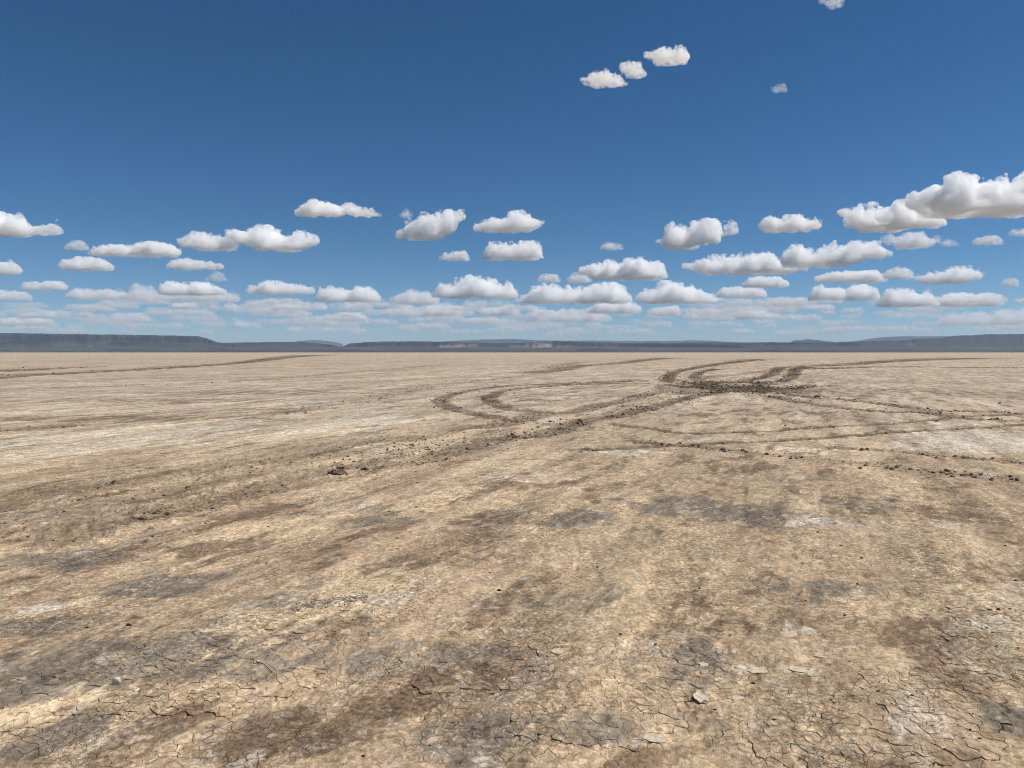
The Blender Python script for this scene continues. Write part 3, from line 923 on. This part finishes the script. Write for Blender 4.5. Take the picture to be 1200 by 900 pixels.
flake(821, 820, 20, 12, "bright white upturned mud flake with a shadow under its near edge", 1, (0.14, 0.10), 0.005)
flake(942, 783, 36, 10, "broad white split flake on the tan crust, widest of the white flakes", 2, (0, 0.03), 0.005)
flake(884, 783, 34, 11, "dull white flake just left of the broad white split one", 3, (0, 0.02), 0.003)
flake(993, 755, 28, 8, "grey white flake with dark crack lines beyond the broad one", 4, (0, 0), 0.003)
flake(925, 741, 26, 8, "pale crust flake beyond the broad white one", 5, (0.03, 0), 0.004)
flake(963, 766, 20, 6, "small pale flake between the broad white and grey white flakes", 6, (0, 0), 0.003)
flake(864, 819, 18, 6, "thin pale flake beside the bright upturned one", 7, (0.05, 0), 0.004)
flake(765, 866, 36, 12, "large pale flake near the bottom middle among grey cracks", 8, (0.02, 0.03), 0.004)
flake(635, 773, 24, 15, "round grey flake with raised pale rim in the middle of the cracks", 9, (0, 0), 0.005, M_GREYCRUST)
flake(654, 764, 18, 8, "pale flake leaning beyond the round grey flake", 10, (0.08, 0), 0.004)
flake(594, 795, 14, 6, "small pale flake in front of the round grey flake", 11, (0.05, 0), 0.004)
flake(592, 740, 6, 4, "tiny white chip of crust in the middle of the flat", 12, (0.2, 0), 0.006)
flake(236, 866, 17, 7, "smooth grey white flake near the bottom left", 13, (0.03, .03), 0.005)
flake(416, 803, 11, 6, "small cream flake beside a grey streak left of the middle", 14, (0.05, 0), 0.004)
flake(825, 779, 16, 6, "pale flake by the dark cracks left of the dull white flake", 15, (0.1, 0), 0.004)
flake(843, 797, 12, 6, "little cream flake beyond the bright upturned one", 16, (0.05, 0), 0.004)

# upright pale shell-like stone with its long shadow
_m = mesh_from("stone", chunk(IV3, 900, 0.25, 1.0), IF3, M_SHELL, True)
put("stone", _m, 136, 801, 9, "pale upright stone casting a black shadow on the cracked grey patch", "stone", 0.5, 1.35, (0.1, -0.2, 0.2), sink=0.85)
put("stone", _m, 161, 809, 7, "small cream stone on the cracked grey patch near the upright one", "stone", 0.8, 0.6, (0, 0, 1.2))

# a dry twig
_p = np.array([on_ground(300, 775), on_ground(309, 779), on_ground(317, 785), on_ground(323, 791)])
_tv, _tf = [], []
for k, (x, y) in enumerate(_p):
    z = float(ground_z(x, y)) + 0.003 + (0.002 if k in (1, 2) else 0)
    for s in range(6):
        a = s / 6 * 6.283
        rr_ = 0.0028 * (1.0 - 0.2 * k)
        _tv.append((x + rr_ * math.cos(a), y, z + rr_ * math.sin(a)))
for k in range(len(_p) - 1):
    for s in range(6):
        s2 = (s + 1) % 6
        _tf.append((k * 6 + s, k * 6 + s2, (k + 1) * 6 + s2, (k + 1) * 6 + s))
_tw = mesh_from("twig", np.array(_tv) , np.array(_tf), M_DARK)
link("twig", _tw, label="thin dry twig lying beside the cracked grey patch", cat="twig")

# a strip of broken grey crust, standing rough
_r = np.random.default_rng(77)
_VV, _FF, _nn = [], [], 0
for k in range(260):
    t = _r.uniform()
    px = 338 + 92 * t; py = 713 - 14 * t + _r.normal() * 3.2
    x, y = on_ground(px, py)
    s = _r.uniform(0.004, 0.013)
    v = chunk(IV1, 700 + k % 15) * s * np.array([1.3, 1.0, 0.55])
    a = _r.uniform(0, 6.28)
    v = np.stack([v[:, 0] * math.cos(a) - v[:, 1] * math.sin(a) + x, v[:, 0] * math.sin(a) + v[:, 1] * math.cos(a) + y, v[:, 2] + float(ground_z(x, y)) + s * 0.2], 1)
    _VV.append(v); _FF.append(IF1 + _nn); _nn += len(v)
_c = np.array([*on_ground(384, 706), 0.0])
link("broken_crust", mesh_from("broken_crust", np.concatenate(_VV) - _c, np.concatenate(_FF), M_GREYCRUST, False), label="rough strip of broken grey crust standing above the cracked patch", cat="broken crust", loc=_c, kind='stuff')

# ------------------------------------------------------------------ far shore, mesas and mountains
def hill_material(name, sage, rock, pale=None):
    N = Nodes(name)
    geo = N.n('ShaderNodeNewGeometry')
    pos = geo.outputs['Position']
    n1 = N.noise(pos, 0.0016, 6, 0.62, 0.5)
    n2 = N.noise(N.n('ShaderNodeMapping', {'Vector': pos, 'Scale': (1, 1, 5)}).outputs[0], 0.008, 5, 0.65)
    n3 = N.noise(N.n('ShaderNodeMapping', {'Vector': pos, 'Scale': (1, 0.35, 3)}).outputs[0], 0.0007, 5, 0.65, 0.4)
    c = N.mix(N.ramp(n1, 0.35, 0.65), sage, tuple(q * 1.6 for q in sage))
    c = N.mix(N.math('MULTIPLY', N.ramp(n3, 0.50, 0.66), 0.6), c, tuple(q * 2.2 for q in sage))
    up = N.n('ShaderNodeSeparateXYZ', {0: geo.outputs['Normal']}).outputs[2]
    c = N.mix(N.ramp(up, 0.93, 0.72), c, rock)
    m = N.ramp(n2, 0.3, 0.7, 0.75, 1.25)
    c = N.mix(1.0, c, N.n('ShaderNodeCombineColor', {i: m for i in range(3)}).outputs[0], 'MULTIPLY')
    if pale:
        c = N.mix(N.math('MULTIPLY', N.attr('pale'), N.ramp(n2, 0.35, 0.6, 0.3, 1.0)), c, pale)
    b = N.n('ShaderNodeBsdfPrincipled', {'Base Color': c, 'Roughness': 1.0, 'Specular IOR Level': 0.05})
    N.put(N.out.inputs['Surface'], b)
    return N.m


M_SAGE = hill_material("sagebrush_slope", (0.026, 0.025, 0.026), (0.016, 0.015, 0.017), (0.26, 0.24, 0.20))
M_PLAIN = hill_material("sagebrush_plain", (0.040, 0.037, 0.034), (0.034, 0.032, 0.031), (0.15, 0.135, 0.11))
M_MTN = hill_material("far_mountain", (0.045, 0.048, 0.05), (0.04, 0.04, 0.042))

# the sagebrush plain that rises from the far edge of the lake bed
_u = np.linspace(-1.1, 1.1, 700)
_Y = np.concatenate([np.linspace(7700, 14500, 60), np.geomspace(15000, 70000, 14)])
UU, YS = np.meshgrid(_u, _Y)
XS = UU * YS
edge_y = 8000 + 250 * fbm2(UU * 6, UU * 0, 3, 5)
rise = np.clip(YS - edge_y, 0, None)
ZS = np.where(YS < edge_y, -1.5 * (edge_y - YS) / 300 - 0.2, 0.6 + 0.0155 * np.minimum(rise, 6500)) + 6 * fbm2(XS / 900, YS / 900, 4, 8) * np.clip(rise / 2500, 0, 1)
me_s = mesh_from("sagebrush_plain", np.stack([XS, YS, ZS], -1).reshape(-1, 3), grid_faces(len(_Y), len(_u)), M_PLAIN)
_pl = 0.35 * smooth(0.1, 0.5, fbm2(XS / 1500, YS / 350, 4, 12)) * smooth(300, 2200, rise)
me_s.attributes.new('pale', 'FLOAT', 'POINT').data.foreach_set('value', _pl.ravel().astype(np.float32))
link("terrain", me_s, kind='structure')


def range_of_hills(name, sky_px, Y0, depth, cliff, seed, mat, pale=None, rough=1.0):
    """sky_px: skyline as (px, py) pairs; Y0: distance of the foot; depth: foot to crest; cliff: share of the height that stands steep at the top"""
    px = np.array([q[0] for q in sky_px], float); py = np.array([q[1] for q in sky_px], float)
    cx = np.arange(px[0], px[-1] + 0.01, 0.8)
    top = np.interp(cx, px, py) + 0.35 * rough * fbm2(cx / 14, cx * 0, 4, seed)
    t = np.array([0, .15, .3, .45, .58, .68, .76, .82, .86, .89, .92, .95, 1.0, 1.15, 1.5, 2.2, 3.2])
    prof = np.interp(t, [0, .45, .76, .86, .92, 1.0, 1.15, 1.5, 2.2, 3.2], [0, .22, 0.62 - .2 * cliff, 1 - cliff, 1 - .15 * cliff, 1, 1.0, .97, .6, .0])
    Yc = Y0 + depth
    CX, T = np.meshgrid(cx, t)
    gul = fbm2(CX / 16, T * 2.5, 5, seed + 3, 0.6)
    Yp = Y0 + depth * T + depth * 0.05 * gul * np.clip(T, 0, 1) + 0.10 * depth * fbm2(CX / 30, T * 0, 3, seed + 9)
    u = np.array([ray(q, 413)[0] for q in cx])
    w = np.array([ray(0, q)[1] for q in top])
    ztop = EYE + w * Yc
    Z = prof[:, None] * ztop[None, :] * (1 + 0.0 * T) + 0.06 * ztop[None, :] * gul * np.clip(prof[:, None] * (1.0 - prof[:, None]) * 4, 0, 1)
    # a peak that lies behind the crest must not stand above the traced skyline
    Z = np.where(T > 1.0, np.minimum(Z, ztop[None, :] * 0.995), Z) - 3 * (T <= 0.01)
    X = u[None, :] * Yp
    me_ = mesh_from(name, np.stack([X, Yp, Z], -1).reshape(-1, 3), grid_faces(len(t), len(cx)), mat)
    pv = np.zeros(CX.shape, np.float32)
    for (a, b, lo, hi, amt) in (pale or []):
        pv = np.maximum(pv, amt * smooth(0, 3, CX - a) * smooth(0, 3, b - CX) * smooth(lo - .06, lo + .06, prof[:, None] + 0.15 * gul) * (1 - smooth(hi - .06, hi + .06, prof[:, None] + 0.15 * gul)))
    me_.attributes.new('pale', 'FLOAT', 'POINT').data.foreach_set('value', pv.ravel().astype(np.float32))
    o = link(name, me_, kind='structure')
    return o


range_of_hills("mesa", [(-160, 388.5), (-60, 389.5), (0, 390), (60, 391), (130, 392), (200, 393), (232, 394), (242, 396), (250, 399), (256, 401.5), (275, 402.5), (300, 405)], 12300, 1500, 0.42, 21, M_SAGE, [(60, 110, .3, .42, .25), (150, 250, .05, .16, .3)])
range_of_hills("hill", [(225, 405), (250, 402), (300, 401), (345, 400.5), (370, 402), (388, 404.2), (402, 406.5), (410, 409)], 13200, 1300, 0.3, 31, M_SAGE)
range_of_hills("mesa", [(392, 409), (403, 405.5), (410, 402.5), (425, 401.2), (455, 400), (500, 400), (545, 401), (590, 402), (625, 401), (640, 399.8), (665, 399.8), (690, 401), (740, 402), (800, 402.5), (860, 404.5), (900, 407)], 12700, 1300, 0.45, 41, M_SAGE,
               [(513, 562, .35, .75, .7), (596, 622, .4, .75, .6), (622, 648, .25, .8, 1.0), (650, 672, .3, .55, .5)])
range_of_hills("mesa", [(770, 405), (785, 402.5), (800, 401.5), (830, 401), (860, 401.5), (900, 401), (980, 401.5), (1010, 402), (1040, 404)], 14500, 1500, 0.35, 51, M_SAGE)
range_of_hills("hill", [(880, 406), (960, 402.5), (1010, 400), (1050, 399), (1080, 397), (1100, 396), (1125, 393.5), (1160, 391.5), (1190, 391.3), (1230, 391), (1330, 390)], 12900, 2600, 0.12, 61, M_SAGE, [(1060, 1075, .5, .7, .35), (1110, 1130, .3, .4, .3)])
range_of_hills("mountain", [(330, 404), (352, 399), (372, 398.5), (388, 400), (402, 403)], 29000, 2000, 0.2, 71, M_MTN)
range_of_hills("mountain", [(500, 401), (540, 399), (575, 397.5), (600, 397.3), (640, 399), (700, 399.2), (770, 399.6), (800, 399.2), (815, 398.5), (850, 400.5), (890, 402)], 29500, 2000, 0.2, 81, M_MTN)
range_of_hills("mountain", [(924, 402), (930, 398.8), (945, 397.5), (956, 398), (970, 400), (984, 401.5)], 24000, 1500, 0.3, 91, M_MTN)
range_of_hills("mountain", [(960, 401.5), (1000, 400), (1022, 396.5), (1045, 394.5), (1062, 393.8), (1085, 394.2), (1130, 393), (1180, 393), (1240, 394)], 27000, 2500, 0.15, 101, M_MTN)


# ------------------------------------------------------------------ clouds: each a closed shell full of scattering mist
def surface_nets(f):
    """vertices (index space) and quads of the zero surface of a 3-D array, positive inside"""
    ins = f > 0
    nx, ny, nz = f.shape
    cnt = np.zeros((nx - 1, ny - 1, nz - 1), np.int8)
    acc = np.zeros((nx - 1, ny - 1, nz - 1, 3), np.float32); num = np.zeros((nx - 1, ny - 1, nz - 1), np.float32)
    corners = [(a, b, c) for a in (0, 1) for b in (0, 1) for c in (0, 1)]
    sl = lambda o: tuple(slice(o[k], f.shape[k] - 1 + o[k]) for k in range(3))
    for a in corners:
        for ax in range(3):
            if a[ax]: continue
            b = list(a); b[ax] = 1
            fa, fb = f[sl(a)], f[sl(b)]
            cr = (fa > 0) != (fb > 0)
            t = np.where(cr, fa / np.where(cr, fa - fb, 1), 0)
            for k in range(3):
                acc[..., k] += np.where(cr, a[k] + (t if k == ax else 0), 0)
            num += cr
    has = num > 0
    idx = np.full(has.shape, -1, np.int64)
    idx[has] = np.arange(has.sum())
    V = (acc[has] / num[has][:, None]) + np.argwhere(has)
    F = []
    for ax in range(3):
        b, c = [k for k in range(3) if k != ax]
        lo = [slice(1, -1)] * 3; lo[ax] = slice(0, f.shape[ax] - 1); hi = [slice(1, -1)] * 3; hi[ax] = slice(1, f.shape[ax])
        A, B = ins[tuple(lo)], ins[tuple(hi)]
        for flip, m in ((False, A & ~B), (True, B & ~A)):
            e = np.argwhere(m)
            if not len(e): continue
            e = e.copy(); e[:, b] += 1; e[:, c] += 1
            q = []
            for db, dc in ((0, 0), (-1, 0), (-1, -1), (0, -1)):
                g_ = e.copy(); g_[:, b] += db; g_[:, c] += dc
                q.append(idx[g_[:, 0], g_[:, 1], g_[:, 2]])
            q = np.stack(q, 1)
            if flip != (ax == 1): q = q[:, ::-1]
            F.append(q)
    return V, np.concatenate(F)


def main_body(V, F):
    """keep the largest connected piece"""
    lab = np.arange(len(V))
    for _ in range(400):
        m = lab[F].min(1)
        new = lab.copy()
        for k in range(4): np.minimum.at(new, F[:, k], m)
        new = new[new]
        if (new == lab).all(): break
        lab = new
    ids, cnt = np.unique(lab, return_counts=True)
    keep = lab == ids[cnt.argmax()]
    idx = np.cumsum(keep) - 1
    return V[keep], idx[F[keep[F[:, 0]]]]


_cmats = {}


def cloud_material(sigma):
    key = round(math.log(sigma) * 5)
    if key not in _cmats:
        N = Nodes("cloud_mist")
        tr = N.n('ShaderNodeBsdfTransparent')
        di = N.n('ShaderNodeBsdfDiffuse', {'Color': (0.95, 0.95, 0.95)})
        mx = N.n('ShaderNodeMixShader', {0: 0.012, 1: tr, 2: di})
        N.put(N.out.inputs['Surface'], mx)
        v = N.n('ShaderNodeVolumeScatter', {'Color': (1.0, 1.0, 1.0), 'Density': math.exp(key / 5), 'Anisotropy': 0.0})
        N.put(N.out.inputs['Volume'], v)
        N.m.cycles.homogeneous_volume = True
        _cmats[key] = N.m
    return _cmats[key]


def veil_material(sigma):
    """torn mist round the body of a cloud; the clouds are modelled in units of about one photograph pixel, so one noise serves all"""
    key = ('veil', round(math.log(sigma) * 4))
    if key not in _cmats:
        N = Nodes("cloud_veil")
        p = N.n('ShaderNodeTexCoord').outputs['Object']
        n1 = N.noise(p, 0.20, 4, 0.65, 0.3)
        d = N.math('MULTIPLY', N.ramp(n1, 0.36, 0.66), math.exp(key[1] / 4))
        v = N.n('ShaderNodeVolumeScatter', {'Color': (1.0, 1.0, 1.0), 'Density': d, 'Anisotropy': 0.0})
        N.put(N.out.inputs['Volume'], v)
        _cmats[key] = N.m
    return _cmats[key]


BASE_ALT = 1500.0
BANK = [("small hazy cloud low above the long flat mesa on the left", "cloud bank above the left mesa"),
        ("small hazy cloud low above the gap between the left and central mesas", "cloud bank above the gap in the hills"),
        ("small hazy cloud low above the left half of the central mesa", "cloud bank above the central mesa start"),
        ("small hazy cloud low above the pale cliffs and the hills just right of them", "cloud bank above the pale cliffs"),
        ("small hazy cloud low above the tiny far butte and dark low mesa", "cloud bank above the far butte"),
        ("small hazy cloud low above the rising hill on the right", "cloud bank above the right hill")]


def cloud(x0, y0, x1, y1, top, label=None, low=None, tau=9.0, seed=0, group="fair weather clouds over the dry lake", ragged=1.0):
    r = np.random.default_rng(seed + 1000)
    if y1 - y0 > 10:
        x0, x1, y0, y1 = x0 + 1.5, x1 - 1.5, y0 + 1.5, y1 - 0.8
    w, h = x1 - x0, y1 - y0
    uc, wc = ray((x0 + x1) / 2, (y0 + y1) / 2)
    _, wb = ray(0, y1 - 0.2 * h)
    Yd = BASE_ALT / max(wb, 0.012)
    dep = min(max(0.55 * w, h * 1.1), 2.2 * h + 6)
    hh = 0.88 * max(h - 0.5 * dep * wb, 0.5 * h)
    res = 1.3
    if w < 16: res = 0.7
    if h < 6: res = 0.8
    pad = 4
    gx = np.arange(-pad, w + pad, res); gy = np.arange(-dep / 2 - pad, dep / 2 + pad, res); gz = np.arange(-pad, hh + pad, res)
    X, Y, Z = np.meshgrid(gx, gy, gz, indexing='ij')
    tp = np.array([int(c) for c in top]) / 9.0 * hh
    lw = np.array([int(c) for c in low]) / 9.0 * hh if low else np.zeros(2)
    tx = np.linspace(0, w, len(tp)); lx = np.linspace(0, w, len(lw))
    # the body: a traced skyline over a flat base, rounded off in depth
    xn = X + noise3(X / (0.35 * h + 3), Y / (0.35 * h + 3), Z / (0.35 * h + 3), seed + 4) * 0.30 * h
    tt = np.interp(xn, tx, tp); bb = np.interp(xn, lx, lw)
    endr = np.clip(np.minimum(X, w - X) / (0.10 * w + 1), 0, 1)
    thick = np.maximum(tt - bb, 0.10 * hh) * np.sqrt(endr)
    dl = dep / 2 * np.sqrt(np.clip(thick / hh, 0.05, 1))
    ysh = noise3(X / (0.6 * h + 4), X * 0 + seed * 1.7, X * 0, seed + 5) * 0.22 * dep
    prof = np.sqrt(np.clip(1 - ((Y - ysh) / dl) ** 2, 0, 1))
    head = 0.82 + 0.6 * noise3(X / (0.4 * h + 2), Y / (0.4 * h + 2), X * 0, seed + 6)
    topz = bb + thick * prof * np.clip(head, 0.4, 1.05)
    out = np.clip(np.abs(Y - ysh) - dl, 0, None)
    f = np.minimum((topz - Z) * 0.62, (Z - bb) * 0.9 + 0.05 * h + 0.16 * h * noise3(X / (0.45 * h + 3), Y / (0.45 * h + 3), X * 0 + 7, seed + 7)).astype(np.float32) - out
    f = np.minimum(f, 0.32 * hh)
    wl = max(h * 0.55, 4.0)
    nz = noise3(X / wl, Y / wl, Z / wl, seed) * 0.30 * wl
    a1, a2 = max(wl / 1.8, 3.5), max(wl / 3.6, 2.6)
    up = np.clip((Z - bb) / (0.35 * hh + 1), 0.25, 1)
    nz = nz + (np.abs(noise3(X / a1, Y / a1, Z / a1, seed + 1)) - 0.24) * 0.95 * a1 * up
    nz = nz + (np.abs(noise3(X / a2, Y / a2, Z / a2, seed + 2)) - 0.22) * 1.1 * a2 * up
    nz = nz + noise3(X / 3.0, Y / 3.0, Z / 3.0, seed + 3) * 2.1
    f = f + nz * ragged
    for k_, s_ in ((0, 0), (0, -1), (1, 0), (1, -1), (2, 0), (2, -1)):
        ix_ = [slice(None)] * 3; ix_[k_] = s_
        f[tuple(ix_)] = -1
    core = 2.0 if h > 14 else 1.4 if h > 8 else 0.35
    if (f > core).sum() < 4: return None
    s = Yd / FPX
    f = f[tuple(slice(0, q - (q + 1) % 2) for q in f.shape)]
    X, Y, Z = (q[tuple(slice(0, n_) for n_ in f.shape)] for q in (X, Y, Z))
    fv = f + 2.0 + 1.0 * noise3(X / 4.2, Y / 4.2, Z / 4.2, seed + 8) * ragged
    for k_, s_ in ((0, 0), (0, -1), (1, 0), (1, -1), (2, 0), (2, -1)):
        ix_ = [slice(None)] * 3; ix_[k_] = s_
        fv[tuple(ix_)] = -1
    place = lambda g_, m_=1.0: ((g_[0] * res * m_ + np.array([-pad, -dep / 2 - pad, -pad]) - np.array([w / 2, 0, hh / 2])), g_[1])
    V, F = place(main_body(*surface_nets(f - core)))
    VV, VF = place(main_body(*surface_nets(fv[::2, ::2, ::2])), 2.0)
    mat = cloud_material(0.17 * tau / (max(hh, 4.0) * s))
    mm = mesh_from("cloud", V, F, mat)
    o = link("cloud", mm, label=label or BANK[int(np.clip((x0 + x1) / 2 // 200, 0, 5))][0],
             cat="cloud", group=group if label else BANK[int(np.clip((x0 + x1) / 2 // 200, 0, 5))][1], loc=(uc * Yd, Yd, EYE + wc * Yd))
    o.scale = (s, s, s)
    link("veil", mesh_from("veil", VV, VF, veil_material(0.27 * min(tau / 7, 1.3) / s)), parent=o)
    return o


CLOUDS = [
    ((-25, 244, 74, 276), "6898752110", "white heaped cloud cut by the left edge of the sky, tapering to the right", None, 10),
    ((76, 280, 104, 292), "27972", "small round puff at the near end of a long flat cloud", None, 6),
    ((106, 281, 212, 300), "2456568972", "long flat cloud with a small puff at its left end", None, 9),
    ((71, 298, 133, 316), "26998652", "lens shaped grey white cloud below the long flat one", None, 7),
    ((-22, 300, 25, 321), "588862", "small grey white cloud cut by the left edge, lower one", None, 8),
    ((212, 269, 290, 293), "369866542", "ragged white cloud left of a broader one with a trailing right side", "310000134", 7),
    ((268, 260, 374, 295), "26899765432", "broad white cloud trailing down to the right", "64320000023", 9),
    ((346, 232, 404, 253), "1599863", "smooth topped white cloud touching a thinner one on its right", None, 9),
    ((396, 235, 446, 254), "5986421", "thin pointed cloud just right of the smooth topped one", "5311000", 8),
    ((196, 301, 262, 315), "358864321", "small wedge shaped cloud above the hazy bank with a thin right tail", None, 7),
    ((243, 318, 264, 328), "37874", "tiny puff under the tail of the wedge shaped cloud", None, 4),
    ((26, 328, 80, 339), "267779983", "flat thin cloud strip above the left mesa", None, 6),
    ((-10, 339, 38, 351), "58987641", "flat grey cloud at the left edge just above the hazy band", None, 5),
    ((78, 335, 152, 350), "4788765567642", "dim flattened cloud joined to the bright one above the mesa", None, 4),
    ((148, 331, 282, 353), "468764445678765432", "wide dim cloud sheet behind the bright cloud above the mesa", None, 3),
    ((187, 327, 264, 345), "389865578874321", "bright white topped cloud on a dim sheet above the mesa end", None, 9),
    ((288, 326, 371, 344), "1237986554332", "white topped cloud with long flat sides, left of a lower pair", None, 8),
    ((369, 333, 447, 353), "368986579874", "double humped cloud low over the gap in the hills", None, 7),
    ((466, 242, 545, 281), "34557899975", "tilted white cloud climbing to the right, over the middle of the flat", "0000001357", 10),
    ((470, 246, 481, 254), "3894", "tiny wisp beside the top of the tilted white cloud", None, 3),
    ((556, 244, 639, 272), "134557998731", "cloud with a tall head and a low left tail above a rounder cloud", "000000011223", 9),
    ((564, 279, 638, 304), "268876788974", "round shouldered white cloud directly under the tall headed one", None, 10),
    ((515, 291, 551, 305), "145669984", "small cloud left of and below the round shouldered one", None, 7),
    ((706, 284, 731, 291), "26985421", "tiny flat puff high above a row of lower clouds", None, 5),
    ((680, 299, 784, 327), "14668669998752", "large broad cloud over the middle of the right centre row", "3210000000001", 10),
    ((507, 321, 607, 349), "3445799987654", "two tiered cloud with ridged layers over the white cliffs", None, 8),
    ((630, 319, 657, 330), "48986", "small puff, left one of two side by side puffs", None, 6),
    ((664, 319, 694, 331), "4899872", "small puff, right one of two side by side puffs", None, 6),
    ((611, 329, 741, 355), "256877655667899763", "long low cloud under two side by side puffs", None, 8),
    ((457, 337, 516, 356), "25798764", "dim heaped cloud at the edge of the hazy bank left of the tiered one", None, 4),
    ((446, 352, 545, 370), "454686545878656", "dim ragged cloud spread beneath the heaped ones over the central mesa", None, 3),
    ((559, 356, 609, 368), "4455567892", "bright short cloud low over the white cliffs", None, 8),
    ((688, 350, 753, 366), "24788878862", "low lumpy cloud over the middle of the long mesa", None, 7),
    ((759, 356, 799, 369), "3567896", "bright little heap low above the right part of the mesa", None, 8),
    ((770, 254, 862, 291), "3566778899985430", "bulky white cloud with a frayed top, left of a smaller oval", "2000000123455", 10),
    ((889, 250, 961, 271), "599778997653", "oval white cloud between the bulky one and the largest pair", "2100000012", 10),
    ((981, 231, 1103, 270), "36656789987543", "large sloping cloud on the lower left of the biggest cloud", "53100000001", 11),
    ((1073, 200, 1222, 254), "456999788788999998", "biggest white cloud, cut by the right edge of the sky", "430000000000", 13),
    ((1036, 269, 1102, 291), "67678997532", "ragged cloud under the large sloping one", "541000035", 5),
    ((1103, 280, 1122, 287), "3797533", "tiny flat wisp just right of the ragged cloud", None, 3),
    ((1140, 274, 1175, 286), "234689941", "small peaked cloud under the biggest one", None, 6),
    ((1184, 268, 1212, 275), "3588", "thin sliver cloud at the right edge beneath the biggest one", None, 4),
    ((802, 293, 944, 321), "123566677888765543", "long grey bottomed cloud overlapping a brighter one on its right", "321100000000000123", 9),
    ((918, 279, 1041, 313), "6776655677788999863", "bright elongated cloud on top of the long grey bottomed one", "210000001233455", 10),
    ((871, 321, 925, 336), "358987653", "smooth white oval below the long grey bottomed cloud", None, 8),
    ((954, 315, 1040, 330), "245678999863", "flat topped cloud above a lumpy bank, left of a small puff", None, 8),
    ((1034, 311, 1073, 326), "5598764", "small puff with a shoulder right of the flat topped cloud", None, 7),
    ((1073, 310, 1152, 332), "244455568998742", "slipper shaped white cloud rising to its right end", "210000011234", 9),
    ((1175, 325, 1194, 334), "28973", "little lone puff near the right edge of the sky", None, 5),
    ((746, 326, 849, 355), "2445789976543221", "stacked white cloud over the row of low clouds right of centre", None, 8),
    ((840, 333, 899, 348), "5778888764", "flat white cloud under the smooth white oval", None, 7),
    ((949, 331, 1031, 351), "68875556789864", "lumpy cloud under the flat topped one", None, 8),
    ((1029, 334, 1101, 359), "3588998766542", "tall white heap at the middle of the lumpy bank on the right", None, 8),
    ((1097, 340, 1172, 358), "366898766787776", "bumpy long cloud at the right end of the lumpy bank", None, 7),
    ((848, 348, 878, 358), "367753", "dim small cloud below the flat white one", None, 4),
    ((905, 346, 944, 358), "58864588", "dim double puff below the long grey bottomed cloud", None, 4),
    ((800, 359, 862, 374), "4566777654", "dim flat cloud low above the far small mesa", None, 3),
    ((861, 358, 914, 373), "36899875421", "bright low heap above the far small mesa", None, 6),
    ((1100, 359, 1215, 380), "3466555677788887", "dim wide cloud sheet above the right hill", None, 2.5),
    ((681, 78, 736, 101), "24799764421", "frayed white cloud high in the blue, lowest of three in a slanting row", "3210000000", 7),
    ((725, 67, 757, 90), "25897654", "small tufted cloud in the middle of three high in the blue", "5311000", 6),
    ((756, 52, 808, 74), "3479998986", "domed white cloud high in the blue, topmost of three in a slanting row", "4200000", 8),
    ((905, 98, 921, 107), "36875", "tiny lone wisp high in the blue right of the three", None, 2.5),
    ((960, -6, 990, 9), "46987", "small cloud scrap cut by the top edge of the sky", "5420024", 3),
]
for k, (bx_, top, lab, low, tau) in enumerate(CLOUDS):
    cloud(*bx_, top, lab, low, tau, seed=k * 7, ragged=1.0 if bx_[3] - bx_[1] > 16 else 0.8)
# the bank of small far clouds just above the hills
_far = [(112, 352, 136, 358), (224, 350, 256, 359), (262, 353, 312, 364), (325, 361, 353, 371), (318, 352, 382, 362), (384, 352, 402, 362), (23, 368, 36, 374), (54, 362, 82, 372), (88, 366, 124, 375), (130, 366, 174, 375), (224, 372, 237, 379), (273, 376, 305, 383), (336, 384, 351, 388), (142, 385, 156, 390),
        (495, 355, 556, 369), (574, 351, 601, 358), (614, 358, 716, 376), (658, 383, 677, 393), (638, 385, 661, 395), (464, 380, 492, 387), (508, 366, 542, 375), (436, 372, 452, 378), (400, 353, 437, 363), (898, 353, 934, 366), (1102, 371, 1132, 381), (1134, 368, 1162, 379), (170, 360, 250, 368), (0, 372, 60, 380), (380, 366, 430, 374), (360, 374, 400, 381)]
for k in range(190):
    px, py = random.uniform(-25, 1200), 352 + 39 * random.uniform(0, 1) ** 0.85
    w_ = random.choice((random.uniform(10, 26), random.uniform(24, 64)))
    _far.append((px, py - random.uniform(2.4, 5.5) * (1.15 - 0.6 * (py - 350) / 42), px + w_, py))
for k, b_ in enumerate(_far):
    n_ = max(5, int((b_[2] - b_[0]) / 5))
    top = "".join(str(random.choice((3, 5, 6, 7, 8, 9))) for _ in range(n_))
    cloud(*b_, top, None, None, random.uniform(2.0, 4.5), seed=500 + k * 3, ragged=0.8)

# ------------------------------------------------------------------ haze: one box of thin air over the basin, under the clouds
HZ = Nodes("thin_haze")
HZ.put(HZ.out.inputs['Volume'], HZ.n('ShaderNodeVolumePrincipled', {'Color': (0.60, 0.77, 1.0), 'Density': 2.0e-5, 'Anisotropy': 0.0}))
HZ.m.cycles.homogeneous_volume = True
_hx, _hy0, _hy1, _hz0, _hz1 = 90000.0, -3000.0, 90000.0, -5.0, 690.0
_v = [(x, y, z) for x in (-_hx, _hx) for y in (_hy0, _hy1) for z in (_hz0, _hz1)]
_f = [(0, 1, 3, 2), (4, 6, 7, 5), (0, 4, 5, 1), (2, 3, 7, 6), (0, 2, 6, 4), (1, 5, 7, 3)]
link("haze", mesh_from("haze", _v, _f, HZ.m, False), kind='stuff')
print("TRIS", sum(len(o.data.loop_triangles) if o.type == 'MESH' and (o.data.calc_loop_triangles() or True) else 0 for o in S.objects))
